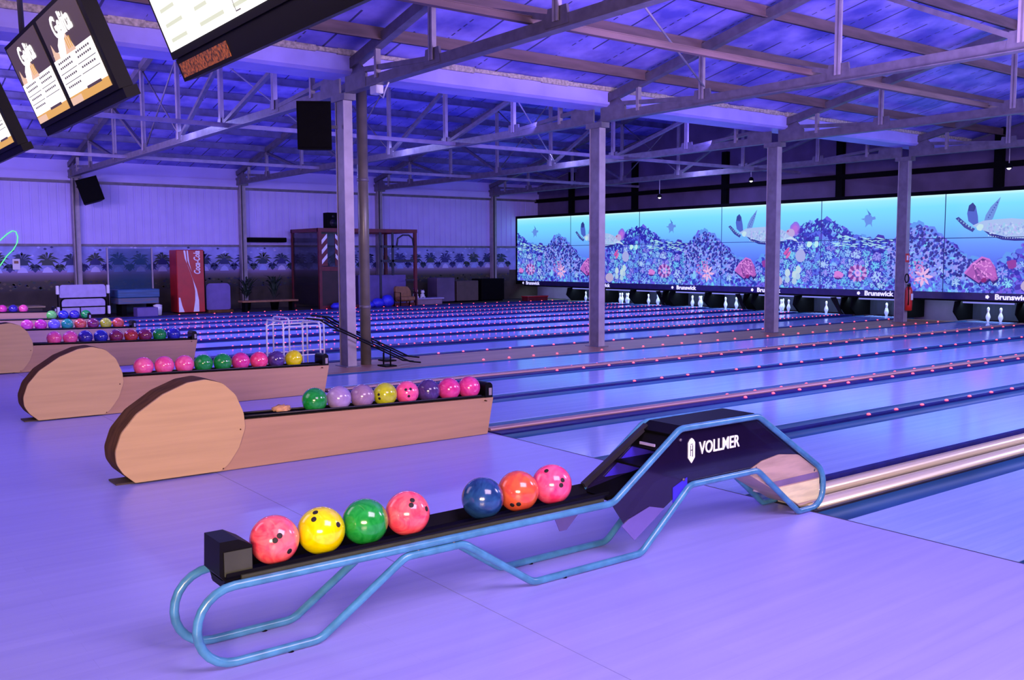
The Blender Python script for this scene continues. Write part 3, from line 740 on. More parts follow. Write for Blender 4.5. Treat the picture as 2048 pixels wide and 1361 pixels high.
for yy, lab in ((10.98, 'second wooden ball return, holding three pink balls beside two green ones'), (15.86, 'third wooden ball return, its round end cut off by the left edge'),
                (19.37, 'fourth wooden ball return, holding pink, lavender, teal and orange balls'), (22.89, 'fifth wooden ball return, holding green and blue balls'),
                (26.40, 'sixth and farthest wooden ball return, with two pinkish balls at far left')):
    dup(w0, (0, yy, 0), lab)
m = MB(); m.smooth = True
bm = bmesh.new(); bmesh.ops.create_icosphere(bm, subdivisions=3, radius=1)
random.seed(5)
for v in bm.verts:
    k = 1+0.35*math.sin(v.co.x*7)*math.cos(v.co.y*9)+random.uniform(-.1, .1)
    v.co = Vector((-2.12+v.co.x*.075*k, 7.44+v.co.y*.05*k, .436+max(-.012, v.co.z*.035*k)))
bm.verts.index_update()
m.add([v.co[:] for v in bm.verts], [[v.index for v in f.verts] for f in bm.faces]); bm.free()
tag(m.build('cleaning_cloth', M['cloth_peach'], None, (-2.12, 7.44, .42)), 'small crumpled peach cloth lying on the nearest wooden ball return', 'cloth')

# ------------------------------------------------------------------ ball ramps with white tubular frames by the first column
def ramp(ox, oy, label):
    t = thing('bowling_ramp', label, 'ramp', (ox, oy, 0), 'ball ramps standing by the first column')
    for s in (-.11, .11):
        m = MB(); m.tube([(ox+.10, oy+s, .80), (ox+.30, oy+s, .78), (ox+.50, oy+s, .66), (ox+1.75, oy+s, .06), (ox+1.95, oy+s, .03)], .013, 8); m.build('rail', M['black'], t)
    for x0, h in ((ox-.45, .80), (ox+.12, .76)):
        m = MB(); pr = fillet([(oy-.30, .016), (oy-.30, h), (oy+.30, h), (oy+.30, .016)], [.0, .08, .08, 0], closed=False)
        m.tube([(x0, p.x, p.y) for p in pr], .014, 8); m.build('frame_loop', M['white'], t)
    for s in (-.30, .30):
        m = MB(); pr = fillet([(ox-.45, .02), (ox-.45, .72), (ox+.12, .72), (ox+.12, .02)], [0, .06, .06, 0], closed=False)
        m.tube([(p.x, oy+s, p.y) for p in pr], .010, 8); m.tube([(ox-.45, oy+s, .3), (ox+.12, oy+s, .3)], .008, 8); m.build('side_frame', M['white'], t)
    for q, zq in ((.55, .60), (1.2, .31)):
        m = MB(); m.bar((ox+q, oy-.14, zq), (ox+q, oy+.14, zq), .02, .02); m.build('cross_bar', M['black'], t)
    m = MB(); m.box(ox+1.3, ox+1.5, oy-.13, oy+.13, .0, .02); m.tube([(ox+1.4, oy-.11, .01), (ox+1.4, oy-.11, .20)], .012, 8); m.tube([(ox+1.4, oy+.11, .01), (ox+1.4, oy+.11, .20)], .012, 8); m.build('foot', M['matte_black'], t)
    return t
ramp(.66, 13.02, 'ball ramp with white tubular frame, the front one left of the first column')
ramp(1.05, 13.70, 'ball ramp with white tubular frame, the rear one reaching right past the first column')

# ------------------------------------------------------------------ hanging monitors
def tilted(o_, u, v, off=0.0):
    """point on a monitor face: u to the viewer's right, v up"""
    ux = Vector((0, -1, 0)); vy = Vector((-.375, 0, .927)); n = ux.cross(vy)
    return Vector(o_) + ux*u + vy*v + n*off
def quad(m, o_, u0, u1, v0, v1, off, th=0.004):
    vs = [tilted(o_, u, v, off+d) for d in (0, th) for u, v in ((u0, v0), (u1, v0), (u1, v1), (u0, v1))]
    m.add(vs, [(0,3,2,1),(4,5,6,7),(0,1,5,4),(1,2,6,5),(2,3,7,6),(3,0,4,7)])
def frame_box(m, o_, u0, u1, v0, v1, d0, d1):
    quad(m, o_, u0, u1, v0, v1, d0, d1-d0)
def monitor_pair(y, label, kind, z=2.83):
    o_ = (-3.523, y, z); W, Hh = 2.45, .71
    t = thing('hanging_monitor', label, 'monitor', (-3.523, y-W/2, z), 'monitors hanging over the approaches')
    m = MB(); frame_box(m, o_, 0, W, 0, Hh, -.10, -.001); m.build('housing', M['black'], t)
    m = MB(); frame_box(m, o_, -.01, W+.01, -.13 if kind == 'white' else -.07, -.002, -.12, -.02); bz = m.build('lower_bezel', M['black'], t)
    if kind == 'white':
        m = MB(); quad(m, o_, .02, .75, -.11, -.03, -.0195, .002); m.build('bezel_reflection', M['speckle'], bz)  # orange speckles paint a reflection on the bezel
    for px in (.5, 1.95):
        m = MB(); b = tilted(o_, px, Hh-.02, -.05); m.tube([b, (b.x-.02, b.y, 4.2), (b.x-.02, b.y, 5.45 if y < 8 else 5.0)], .022, 8); m.build('hanger_pole', M['metal_dark'], t)
    if kind == 'white':
        s = MB(); quad(s, o_, .035, W-.03, .04, Hh-.03, .0); sc = s.build('screen', M['screen_white'], t)
        m = MB(); m.use(M['screen_faint'])
        for r in range(7):
            for c in range(5):
                u = .12+c*.46; v = .08+r*.08
                quad(m, o_, u, u+.25+.1*math.sin(r*3+c), v, v+.02, .0045, .001)
        m.use(M['screen_ink']); quad(m, o_, 1.05, 1.11, .06, .066, .0045, .001); quad(m, o_, 1.05, 1.055, .06, .14, .0045, .001)
        m.build('screen_text', None, sc)
        return t
    for i in (0, 1):
        u0 = .05+i*(W/2-.01); u1 = u0+W/2-.13
        w = u1-u0; s = MB(); quad(s, o_, u0, u1, .04, Hh-.03, .0); sc = s.build('screen', M['screen_dark'], t)
        v0, v1 = .04, Hh-.03; h = v1-v0
        m = MB(); m.use(M['screen_white']); quad(m, o_, u0, u1, v0+h*.10, v0+h*.52, .0042, .001)
        quad(m, o_, u0+w*.06, u0+w*.42, v0+h*.5, v0+h*.58, .0042, .001)
        m.use(M['screen_gold']); quad(m, o_, u0, u1, v0, v0+h*.10, .0042, .001)
        m.use(M['screen_peach']); quad(m, o_, u0, u0+w*.3, v0, v0+h*.08, .0054, .001)
        m.use(M['screen_dark']); quad(m, o_, u0+w*.5, u0+w*.85, v0+h*.085, v0+h*.115, .0056, .001)
        # splash of milk and the fruit drawing under the name
        m.use(M['screen_peach'])
        pl = [(.05, .52), (.10, .70), (.14, .60), (.24, .56), (.40, .60), (.52, .70), (.58, .60), (.62, .50)]
        ux = [tilted(o_, u0+w*a, v0+h*b, .0058) for a, b in pl]; m.add(ux, [tuple(range(len(ux)))])
        m.use(M['screen_white'])
        pl = [(.20, .52), (.26, .64), (.40, .74), (.56, .72), (.46, .66), (.40, .56), (.34, .48)]
        ux = [tilted(o_, u0+w*a, v0+h*b, .0062) for a, b in pl]; m.add(ux, [tuple(range(len(ux)))])
        m.use(M['screen_gold'])
        for q in range(3): quad(m, o_, u0+w*(.47+.045*q), u0+w*(.49+.045*q), v0+h*.54, v0+h*.66, .0064, .001)
        m.use(M['screen_ink'])
        for c, (a, b) in enumerate(((.06, .46), (.54, .94))):
            for r in range(6 if c == 0 else 5):
                vv = .46-.055*r
                if r in (2, 4): quad(m, o_, u0+w*(a-.02), u0+w*(b+.02), v0+h*vv, v0+h*(vv+.008), .0056, .001)
                else:
                    k = a+.03
                    while k < b-.06:
                        quad(m, o_, u0+w*k, u0+w*(k+.035), v0+h*vv, v0+h*(vv+.022), .0056, .001); k += .05
        m.build('screen_page', None, sc)
        m = MB(); m.use(M['screen_white'])
        oo = tilted(o_, u0+w*.52, v0+h*.80, .0058)
        text(m, 'Gelita', .20, oo, (0, -1, 0), (-.375, 0, .927), .001, xscale=1.05, offset=.006)
        m.build('lettering', None, sc)
    return t
monitor_pair(9.16, 'black double monitor with two menu pages, hanging at the upper left', 'menu')
monitor_pair(12.72, 'black double monitor cut off by the left edge, only a corner showing', 'menu', 2.80)
monitor_pair(5.59, 'bright white hanging monitor with a thick black lower bezel at the top edge', 'white')

# ------------------------------------------------------------------ loudspeakers, lamps, extinguisher
def speaker(c, size, rz, tilt, label, roll=0.0, hold=None):
    t = thing('loudspeaker', label, 'loudspeaker', c, 'black loudspeakers'); t.rotation_euler = (0, 0, 0)
    w, d, h = size; R = Matrix.Rotation(rz, 3, 'Z') @ Matrix.Rotation(tilt, 3, 'X') @ Matrix.Rotation(roll, 3, 'Y'); c = Vector(c)
    def tr(m):
        m.v = [tuple(c + R @ Vector(v)) for v in m.v]; return m
    m = MB(); m.prism([(-w/2, -d/2), (w/2, -d/2), (w/2*.75, d/2), (-w/2*.75, d/2)], 'z', -h/2, h/2); tr(m).build('cabinet', M['matte_black'], t)
    m = MB(); m.bbox(-w/2+.02, w/2-.02, -d/2-.012, -d/2+.002, -h/2+.03, h/2-.03, .006); g_ = tr(m).build('grille', M['matte_black'], t)
    m = MB(); m.box(-.04, .04, d/2, d/2+.14, -.05, .05); tr(m).build('bracket', M['metal_dark'], t)
    if hold:
        m = MB(); m.bar(c+R@Vector((0, d/2+.1, 0)), hold, .05, .05); m.build('support_arm', M['metal_dark'], t)
    return t
speaker((1.02, 13.22, 3.665), (.50, .36, .70), math.radians(-32), math.radians(4), 'black loudspeaker hung at the top of the nearest steel column', hold=(1.46, 13.38, 3.7))
speaker((1.98, 30.85, 3.77), (.62, .45, .74), math.radians(-8), math.radians(-4), 'black tilted loudspeaker hanging in front of the left wall', roll=math.radians(-17), hold=(1.70, 31.20, 3.9))
def spot(x, y, z, ztop, label):
    t = thing('ceiling_lamp', label, 'lamp', (x, y, z), 'small lamps hanging above the screen')
    m = MB(); m.tube([(x, y, z+.06), (x, y, ztop)], .012, 6); m.build('rod', M['steel_light'], t)
    m = MB(); m.lathe([(.02, .08), (.06, .05), (.075, 0), (.075, -.03)], (x, y, z)); m.build('shade', M['matte_black'], t)
    m = MB(); m.lathe([(.05, -.034), (.03, -.06), (.01, -.07)], (x, y, z), n=10); m.build('bulb', M['lamp_glass'], t)
spot(17.3, 21.9, 3.66, 4.2, 'small lit lamp hanging above the left half of the screen')
spot(17.3, 18.2, 3.95, 4.2, 'small lit lamp hanging from the last truss just left of the third column')
spot(17.6, 10.9, 3.78, 4.2, 'small lit lamp above the right end of the screen')
x, y = 17.39, 13.4
t = thing('fire_extinguisher', 'red fire extinguisher hanging on the farthest steel column', 'fire extinguisher', (17.27, y-.235, .40))
xx, yy = 17.36, 13.17
m = MB(); m.lathe([(.05, .30), (.085, .315), (.088, .50), (.088, .82), (.06, .90), (.03, .92)], (xx, yy, 0), n=18); m.build('cylinder', M['ext_red'], t)
m = MB(); m.box(xx-.03, xx+.03, yy-.03, yy+.03, .92, .98); m.bar((xx-.08, yy-.03, 1.0), (xx+.06, yy, .99), .02, .02); m.build('handle', M['black'], t)
m = MB(); m.tube([(xx-.03, yy-.04, .95), (xx-.12, yy-.06, .90), (xx-.12, yy-.07, .60), (xx-.10, yy-.05, .45)], .014, 8); m.build('hose', M['black'], t)
m = MB(); m.box(xx-.05, xx+.05, yy-.0905, yy-.087, .58, .74); m.build('sticker', M['white'], t)
t = thing('safety_sign', 'small red and white sign fixed to the farthest steel column', 'sign', (17.38, 13.255, 1.63))
m = MB(); m.box(17.30, 17.46, 13.250, 13.259, 1.54, 1.76); m.build('plate', M['ext_red'], t)
m = MB(); m.box(17.34, 17.42, 13.246, 13.2499, 1.59, 1.71); m.build('pictogram', M['white'], t)
t = thing('wall_hook', 'dark ring hose hook on the farthest steel column above the extinguisher', 'hook', (17.36, 13.2, 1.12))
m = MB(); m.tube([(17.36+.09*math.cos(a*PI/8), 13.235, 1.13+.11*math.sin(a*PI/8)) for a in range(16)], .014, 8, closed=True); m.build('ring', M['black'], t)

# ------------------------------------------------------------------ backlit reef screen
SX = 18.8; SZ0, SZ1 = .75, 3.30; PW = 3.75
rnd = random.Random(11)
def C8(r, g, b): return srgb((r, g, b))
hk = [(0, 2.1), (.5, 1.65), (1.2, 1.35), (1.8, 1.7), (2.3, 2.2), (2.8, 2.35), (3.2, 2.6), (3.65, 2.72), (4.2, 2.6), (4.6, 2.35), (5.2, 2.15), (6.0, 2.1), (6.4, 2.35), (6.8, 2.5), (7.2, 2.3), (7.5, 2.1)]
def hz(u):
    for (a, b), (c, d) in zip(hk[:-1], hk[1:]):
        if a <= u <= c: return b+(d-b)*(u-a)/(c-a)
    return 2.1
shapes = []      # (polygon [(u,z)], colour, layer)
def blob(u, z, r, col, n=7, ax=1.0, rot=0.0, jit=.25):
    pts = []
    for k in range(n):
        a = 2*PI*k/n; rr = r*(1+rnd.uniform(-jit, jit)); x_, y_ = rr*math.cos(a)*ax, rr*math.sin(a)
        pts.append((u+x_*math.cos(rot)-y_*math.sin(rot), z+x_*math.sin(rot)+y_*math.cos(rot)))
    shapes.append((pts, col))
darks = [C8(25, 25, 150), C8(35, 30, 170), C8(45, 55, 190), C8(60, 40, 170), C8(30, 60, 180)]
mids = [C8(80, 100, 225), C8(95, 130, 235), C8(100, 90, 225), C8(90, 150, 235)]
lights = [C8(115, 165, 248), C8(130, 180, 250), C8(110, 200, 240), C8(150, 145, 242), C8(105, 190, 232), C8(150, 195, 250)]
# base layer: soft reef body
for i in range(900):
    u = rnd.uniform(0, 7.5); z = SZ0+(hz(u)-SZ0)*rnd.random()**.9; blob(u, z, rnd.uniform(.08, .2), rnd.choice(mids+mids+darks[2:4]), 7)
# zones
def zone(u):
    if u < .9 or u > 5.9: return 'dots'
    if 1.2 < u < 2.2: return 'violet'
    return 'coral'
for i in range(2600):
    u = rnd.uniform(0, 7.5); H = hz(u); z = SZ0+(H+.03-SZ0)*rnd.random()
    f = (z-SZ0)/(H-SZ0+.01); zt = zone(u)
    if zt == 'violet': col = rnd.choice(darks+mids+[C8(85, 60, 205), C8(110, 90, 220)])
    elif zt == 'coral' and f > .72: col = rnd.choice(darks+darks[:2]+mids[:2])
    else: col = rnd.choice(mids+mids+darks[2:]+lights[:3])
    blob(u, z, rnd.uniform(.025, .07), col, 7, rnd.uniform(.7, 1.8), rnd.uniform(0, 3))
def head(u, z, r, base, hi):
    blob(u, z, r*1.06, rnd.choice(darks), 12, 1.1, 0, .12); blob(u, z, r*.92, base, 12, 1.1, 0, .10)
    n = int(9+r*40)
    for k in range(n):
        a = 2*PI*k/n+rnd.uniform(-.1, .1)
        for q in (.25, .52, .8):
            if rnd.random() < .85: blob(u+1.1*r*q*math.cos(a), z+r*q*math.sin(a), r*.13, hi if rnd.random() < .75 else rnd.choice(darks[2:]), 5, 1.9, a)
for i in range(150):
    u = rnd.choice([rnd.uniform(2.2, 6.0), rnd.uniform(2.2, 6.0), rnd.uniform(0, 7.5)]); H = hz(u)
    z = SZ0+.08+(H*.80-SZ0)*rnd.random()**.8
    if H-z < .25 or 1.0 < u < 1.7 and z > 1.3: continue
    head(u, z, rnd.uniform(.07, .17), rnd.choice(mids+[C8(110, 175, 235), C8(120, 120, 230)]), rnd.choice(lights+[C8(135, 215, 240), C8(120, 205, 235), C8(165, 200, 245)]))
# speckled mounds: light body with separate dark spots
for i in range(420):
    u = rnd.choice([rnd.uniform(5.9, 7.5), rnd.uniform(5.9, 7.5), rnd.uniform(0, 1.1)]); H = hz(u); z = SZ0+.35+(H-SZ0-.35)*rnd.random()
    blob(u, z, rnd.uniform(.03, .055), rnd.choice([C8(135, 150, 245), C8(120, 150, 240), C8(150, 150, 240)]), 8)
for i in range(330):
    u = rnd.choice([rnd.uniform(5.9, 7.5), rnd.uniform(5.9, 7.5), rnd.uniform(0, 1.1)]); H = hz(u); z = SZ0+.35+(H+.04-SZ0-.35)*rnd.random()**.8
    blob(u, z, rnd.uniform(.022, .045), rnd.choice([C8(30, 35, 130), C8(35, 45, 150), C8(50, 50, 165)]), 7, 1.2, .8)
# fringe of branching coral on the ridge
for i in range(500):
    u = rnd.uniform(2.2, 4.8); z = hz(u)+rnd.uniform(-.25, .06); blob(u, z, rnd.uniform(.02, .04), rnd.choice(darks+[lights[0], lights[4]]), 5, rnd.uniform(1.5, 3.5), rnd.choice([.5, -.5, .9, -.9])+rnd.uniform(-.3, .3))
for i in range(60):
    u = rnd.uniform(4.2, 6.0); blob(u, 2.16-.08*(u-4.3)+rnd.uniform(-.16, .14), rnd.uniform(.010, .018), C8(165, 220, 235), 6, rnd.uniform(4, 10), rnd.uniform(-.35, .25))
# pink sponge blob, pale blob, cream tubes, pink fan, anemone, star, small sponge
for r, c in ((.22, C8(130, 110, 225)), (.17, C8(160, 100, 220)), (.11, C8(185, 110, 215))): blob(2.85, 2.52, r, c, 14, .85, 0, .08)
blob(3.02, 2.45, .10, C8(50, 20, 170), 9)
blob(3.05, 1.72, .2, C8(165, 170, 225), 14, .9, 0, .06); blob(3.35, 2.05, .1, C8(190, 235, 230), 9); blob(3.6, 2.05, .09, C8(180, 230, 235), 9)
for u, z in ((2.6, 1.2), (2.85, 1.15), (2.98, 1.3)): blob(u, z, .12, C8(190, 215, 225), 12, .8, 0, .1); blob(u, z-.2, .1, C8(170, 200, 225), 12, .9, 0, .1)
blob(2.55, 1.85, .06, C8(200, 80, 165), 8, 2.5, .9); blob(2.62, 1.75, .05, C8(215, 100, 175), 8, 2.5, .9)
fan = [(.55, 1.25), (.75, 1.5), (1.0, 1.68), (1.2, 1.62), (1.35, 1.4), (1.42, 1.12), (1.30, 1.02), (1.22, 1.12), (1.10, 1.02), (1.02, 1.08), (.95, 1.0)]
shapes.append(([(u+.02, z-.05) for u, z in fan], C8(25, 10, 110))); shapes.append((fan, C8(200, 110, 210)))
for i in range(26): a = rnd.random(); blob(.8+.45*rnd.random(), 1.15+.4*rnd.random(), .02, C8(225, 145, 225), 5, 2.2, rnd.uniform(0, 3))
blob(1.07, 1.07, .07, C8(130, 20, 110), 7)
for i in range(16):
    a = 2*PI*i/16; blob(4.98+.24*math.cos(a), 1.22+.18*math.sin(a), .05, C8(205, 150, 225) if i % 2 else C8(120, 50, 150), 6, 1.6, a)
blob(4.98, 1.22, .10, C8(215, 165, 235), 12); blob(4.98, 1.22, .045, C8(150, 120, 240), 10)
blob(4.35, 1.18, .12, C8(210, 125, 215), 10, 1.3); blob(4.34, 1.08, .05, C8(60, 20, 120), 8, 2)
for i in range(7):
    a = 2*PI*i/7; blob(6.95+.13*math.cos(a), 1.15+.15*math.sin(a), .05, C8(230, 180, 225), 5, 2.6, a)
blob(6.35, 1.05, .10, C8(130, 195, 240), 10, 1, 0, .15); blob(6.35, 1.17, .05, C8(130, 200, 245), 7)
for i in range(40): blob(6.75+rnd.gauss(0, .15), 1.35+rnd.gauss(0, .2), .03, C8(190, 120, 200), 6)
blob(1.75, 1.5, .12, C8(140, 50, 150), 9); blob(2.2, .95, .17, C8(180, 165, 205), 14, 1.3, 0, .06)
# small turtle far off
def poly(pts, c): shapes.append((pts, c))
bt = C8(95, 140, 225)
blob(5.28, 2.72, .15, bt, 12, .85, .3, .08); poly([(5.30, 2.82), (5.20, 3.05), (5.16, 3.12), (5.24, 2.98), (5.36, 2.86)], C8(70, 115, 205))
poly([(5.38, 2.78), (5.48, 2.80), (5.50, 2.72), (5.40, 2.70)], bt); poly([(5.20, 2.62), (5.18, 2.50), (5.27, 2.58)], bt); poly([(5.33, 2.60), (5.40, 2.50), (5.38, 2.62)], bt); poly([(5.15, 2.76), (5.04, 2.74), (5.15, 2.70)], bt)
# large turtle: three flippers, pale shell, dark lower rim, head at the right
poly([(.28, 2.66), (.36, 2.70), (.62, 2.48), (.80, 2.38), (.74, 2.30), (.52, 2.42)], C8(50, 60, 150))
for k in range(6): blob(.36+.07*k, 2.63-.045*k, .025, C8(140, 190, 225), 6)
poly([(.62, 2.58), (.58, 2.78), (.62, 2.98), (.72, 3.05), (.80, 2.95), (.86, 2.70), (.88, 2.50), (.78, 2.46)], C8(70, 95, 195)); poly([(.60, 2.84), (.62, 2.98), (.72, 3.05), (.80, 2.95), (.76, 2.82)], C8(25, 35, 110))
poly([(1.02, 2.55), (1.06, 2.72), (1.18, 2.92), (1.42, 3.16), (1.34, 2.90), (1.24, 2.62), (1.14, 2.54)], C8(100, 140, 215))
for k in range(7): blob(1.13+.035*k, 2.66+.06*k, .02, C8(60, 80, 170), 6)
poly([(.72, 2.46), (1.0, 2.58), (1.25, 2.60), (1.7, 2.62), (2.2, 2.56), (2.6, 2.42), (2.75, 2.28), (2.4, 2.16), (2.0, 2.12), (1.6, 2.16), (1.3, 2.24), (1.05, 2.32), (.90, 2.38)], C8(165, 190, 232))
poly([(1.02, 2.33), (1.3, 2.235), (1.6, 2.155), (2.0, 2.115), (2.4, 2.15), (2.5, 2.12), (2.2, 2.06), (1.8, 2.06), (1.5, 2.09), (1.2, 2.19)], C8(25, 30, 130))
for i in range(150):
    u = rnd.uniform(1.1, 2.5); z = 2.36+.16*rnd.uniform(-1, 1)*(1-.3*abs(u-1.8)); blob(u, z, rnd.uniform(.012, .03), rnd.choice([C8(185, 205, 240), C8(140, 165, 220), C8(175, 180, 235), C8(150, 200, 230)]), 6, rnd.uniform(1, 2.5), rnd.uniform(0, 3))
for k in range(22): blob(1.15+.06*k, 2.20-.07*math.sin(k/21*PI), .014, C8(205, 225, 245), 5)
blob(.93, 2.42, .09, C8(190, 225, 230), 10); blob(2.7, 2.42, .12, C8(185, 165, 215), 10, 1.4); blob(2.58, 2.46, .04, C8(150, 40, 120), 7)
poly([(2.45, 2.22), (2.75, 2.20), (2.98, 2.10), (2.9, 2.20), (2.7, 2.30)], C8(190, 215, 240))

def clip(pts, umin, umax, zmin, zmax):
    def cut(ps, f, inter):
        out = []
        for i in range(len(ps)):
            a, b = ps[i-1], ps[i]
            if f(b):
                if not f(a): out.append(inter(a, b))
                out.append(b)
            elif f(a): out.append(inter(a, b))
        return out
    def ix(v): return lambda a, b: (v, a[1]+(b[1]-a[1])*(v-a[0])/(b[0]-a[0]))
    def iz(v): return lambda a, b: (a[0]+(b[0]-a[0])*(v-a[1])/(b[1]-a[1]), v)
    for f, g_ in ((lambda p: p[0] >= umin, ix(umin)), (lambda p: p[0] <= umax, ix(umax)), (lambda p: p[1] >= zmin, iz(zmin)), (lambda p: p[1] <= zmax, iz(zmax))):
        if len(pts) < 3: return []
        pts = cut(pts, f, g_)
    return pts
wc = [(SZ0, C8(60, 70, 220)), (1.4, C8(75, 95, 235)), (2.0, C8(100, 150, 250)), (2.5, C8(110, 195, 252)), (3.0, C8(120, 222, 250)), (3.22, C8(150, 235, 248)), (SZ1, C8(205, 250, 252))]  # water gradient of the print; the whiter top edge paints the lamp's glow
def art_mesh(u0, u1):
    """one printed panel, y = -(u-u0) local"""
    m = MB()
    for (z0, c0_), (z1, c1_) in zip(wc[:-1], wc[1:]):
        n = 6
        for k in range(n):
            a, b = (u1-u0)*k/n, (u1-u0)*(k+1)/n
            m.add([(0, -a, z0), (0, -b, z0), (0, -b, z1), (0, -a, z1)], [(0, 1, 2, 3)], (c0_, c0_, c1_, c1_))
    for i, (pts, c) in enumerate(shapes):
        q = clip(pts, u0, u1, SZ0, SZ1)
        if len(q) < 3: continue
        x_ = -.0006-.0000006*i
        m.add([(x_, -(a-u0), b) for a, b in q], [tuple(range(len(q)))], c)
    return m
mesh_cache = {}
scr = thing('backlit_screen', 'long backlit screen with a coral reef and sea turtles above the pins', 'screen', (SX, 16, .75))
bounds = [31.45, 28.05, 24.30, 20.55, 16.80, 13.05, 9.30, 5.55, 1.80]
for i in range(8):
    ya, yb = bounds[i], bounds[i+1]
    kind = 'reef' if i % 2 == 0 else 'turtle'      # first panel from the left: reef
    full = 3.75
    u1 = 7.5 if kind == 'reef' else 3.75; u0 = u1-(ya-yb)
    key = (kind, round(u0, 2))
    if key not in mesh_cache:
        mb = art_mesh(u0, u1); mb.mats = [M['art']]
        me = bpy.data.meshes.new('picture_panel'); me.from_pydata(mb.v, [], mb.f); me.materials.append(M['art'])
        at = me.color_attributes.new('Col', 'FLOAT_COLOR', 'CORNER')
        for p, c in zip(me.polygons, mb.cols):
            for k, li in enumerate(p.loop_indices):
                q = c[k] if isinstance(c[0], tuple) else c
                at.data[li].color = (*q, 1)
        me.update(); mesh_cache[key] = me
    o = bpy.data.objects.new('picture_panel', mesh_cache[key]); link(o); o.parent = scr; o.location = Vector((SX-.012, ya, 0))-scr.location
m = MB(); m.box(SX, SX+.25, 1.7, 31.55, .74, 3.31); m.build('light_box', M['matte_black'], scr)
m = MB(); m.box(SX-.06, SX+.26, 1.7, 31.6, 3.31, 3.40); m.box(SX-.06, SX+.26, 31.455, 31.499, .60, 3.31); m.build('frame', M['matte_black'], scr)
m = MB()
for y in bounds[1:-1]: m.box(SX-.020, SX-.0135, y-.010, y+.010, .75, 3.30)
m.box(SX-.020, SX-.0135, 1.8, 31.45, 2.145, 2.163); m.build('panel_joint', mat('joint_blue', (0.03, 0.06, 0.22), rough=0.5), scr)

# ------------------------------------------------------------------ pinsetters and pins
pin_prof = [(.0258, 0), (.029, .01), (.036, .05), (.050, .09), (.0605, .115), (.0575, .15), (.045, .19), (.029, .23), (.0235, .255), (.026, .29), (.032, .325), (.032, .345), (.026, .365), (.012, .378), (.003, .381)]
m = MB(); m.use(M['pin']).lathe(pin_prof, n=14); pin0 = m.build('bowling_pin', None); pin_me = pin0.data; bpy.data.objects.remove(pin0)
m = MB(); m.use(M['pin_red']).lathe([(.0255, .235), (.0247, .243)], n=14).lathe([(.0247, .262), (.0258, .270)], n=14); b0 = m.build('x', None); band_me = b0.data; bpy.data.objects.remove(b0)
def pin(x, y, lab, grp):
    o = bpy.data.objects.new('bowling_pin', pin_me); link(o); o.location = (x, y, 0); tag(o, lab, 'bowling pin', grp)
    b = bpy.data.objects.new('neck_band', band_me); link(b); b.parent = o
# the long hood above the pin decks
hd = thing('masking_hood', 'dark hood below the reef screen with white lettering over the pin decks', 'hood', (18.7, 16, .55))
m = MB(); m.box(18.72, 18.79, 1.7, 30.9, .57, .738); m.build('front_panel', mat('hood_violet', (0.03, 0.02, 0.12), rough=0.4, var=0.3), hd)
m = MB(); m.box(18.70, 19.0, 1.7, 30.9, .53, .568); m.build('lower_lip', M['matte_black'], hd)
for y in (30.35, 26.2, 22.0, 18.6, 14.86, 11.22):
    m = MB(); m.use(M['sign_lit']); text(m, 'Brunswick', .185, (18.717, y, .655), (0, -1, 0), (0, 0, 1), .002, xscale=1.12, offset=.006)
    m.build('lettering', None, hd)
    m = MB(); yy = y+.62; m.prism([(yy+.055*math.cos(k*PI/5)*(1 if k % 2 else .75), .655+.055*math.sin(k*PI/5)*(1 if k % 2 else .75)) for k in range(10)], 'x', 18.712, 18.7185)
    m.build('emblem', M['sign_lit'], hd)
for i in range(4, 14):
    y = near[i]
    nm = f'black pinsetter bay at the end of the {ordl[i]} lane'
    t = thing('pinsetter', nm, 'pinsetter', (18.6, y+LW/2, 0), 'pinsetters at the ends of the lanes')
    yl = y-.253; yr = y+LW+.253
    for (a, b) in ((yl-.015, yl+.015), (yr-.015, yr+.015)):
        m = MB(); m.prism([(18.90, .015), (18.62, .25), (18.70, .52), (19.75, .52), (19.75, .015)], 'y', a, b); m.build('side_wall', M['matte_black'], t)
    m = MB(); m.box(19.60, 19.64, yl+.016, yr-.016, .015, .52); m.build('pit_cushion', M['pit_curtain'], t)
    m = MB(); m.box(18.83, 18.85, y-.12, y+LW+.12, .475, .515); m.build('sweep_bar', M['lilac_bar'], t)
    m = MB(); m.tube([(18.9, yl+.06, .20), (18.88, yl+.06, .26), (18.9, yl+.06, .5)], .03, 6); m.build('sweep_arm', M['black'], t)
    if i in (7, 9, 11, 13):
        m = MB(); m.prism([(y-.22, .015), (y-.12, .015), (y+.20, .50), (y+.02, .515)], 'x', 18.80, 18.84); m.build('ball_door', M['black'], t)
pins = {5: [(.28, 0), (.60, 0)], 6: [(.42, 0), (.72, .5)], 7: [(.46, 0)], 8: [(.18, 0), (.46, 0), (.75, .5)], 9: [(.30, 0), (.52, .26), (.75, 0)], 10: [(.25, 0), (.40, .26), (.58, 0), (.8, .26)],
        11: [(.30, 0), (.52, .26), (.75, 0)], 12: [(.25, 0), (.42, .26), (.6, 0), (.75, .26)], 13: [(.35, 0), (.6, 0)], 4: [(.5, 0)]}
pw = ['left', 'right']
for i, L in pins.items():
    for k, (dy, dx_) in enumerate(sorted(L, reverse=True)):
        nth = 'only' if len(L) == 1 else ('leftmost' if k == 0 else ('rightmost' if k == len(L)-1 else ('second from left' if k == 1 else 'third from left')))
        pin(19.0+dx_, near[i]+dy, f'white bowling pin with red neck bands, {nth} one on the {ordl[i]} lane', 'pins standing on the decks')

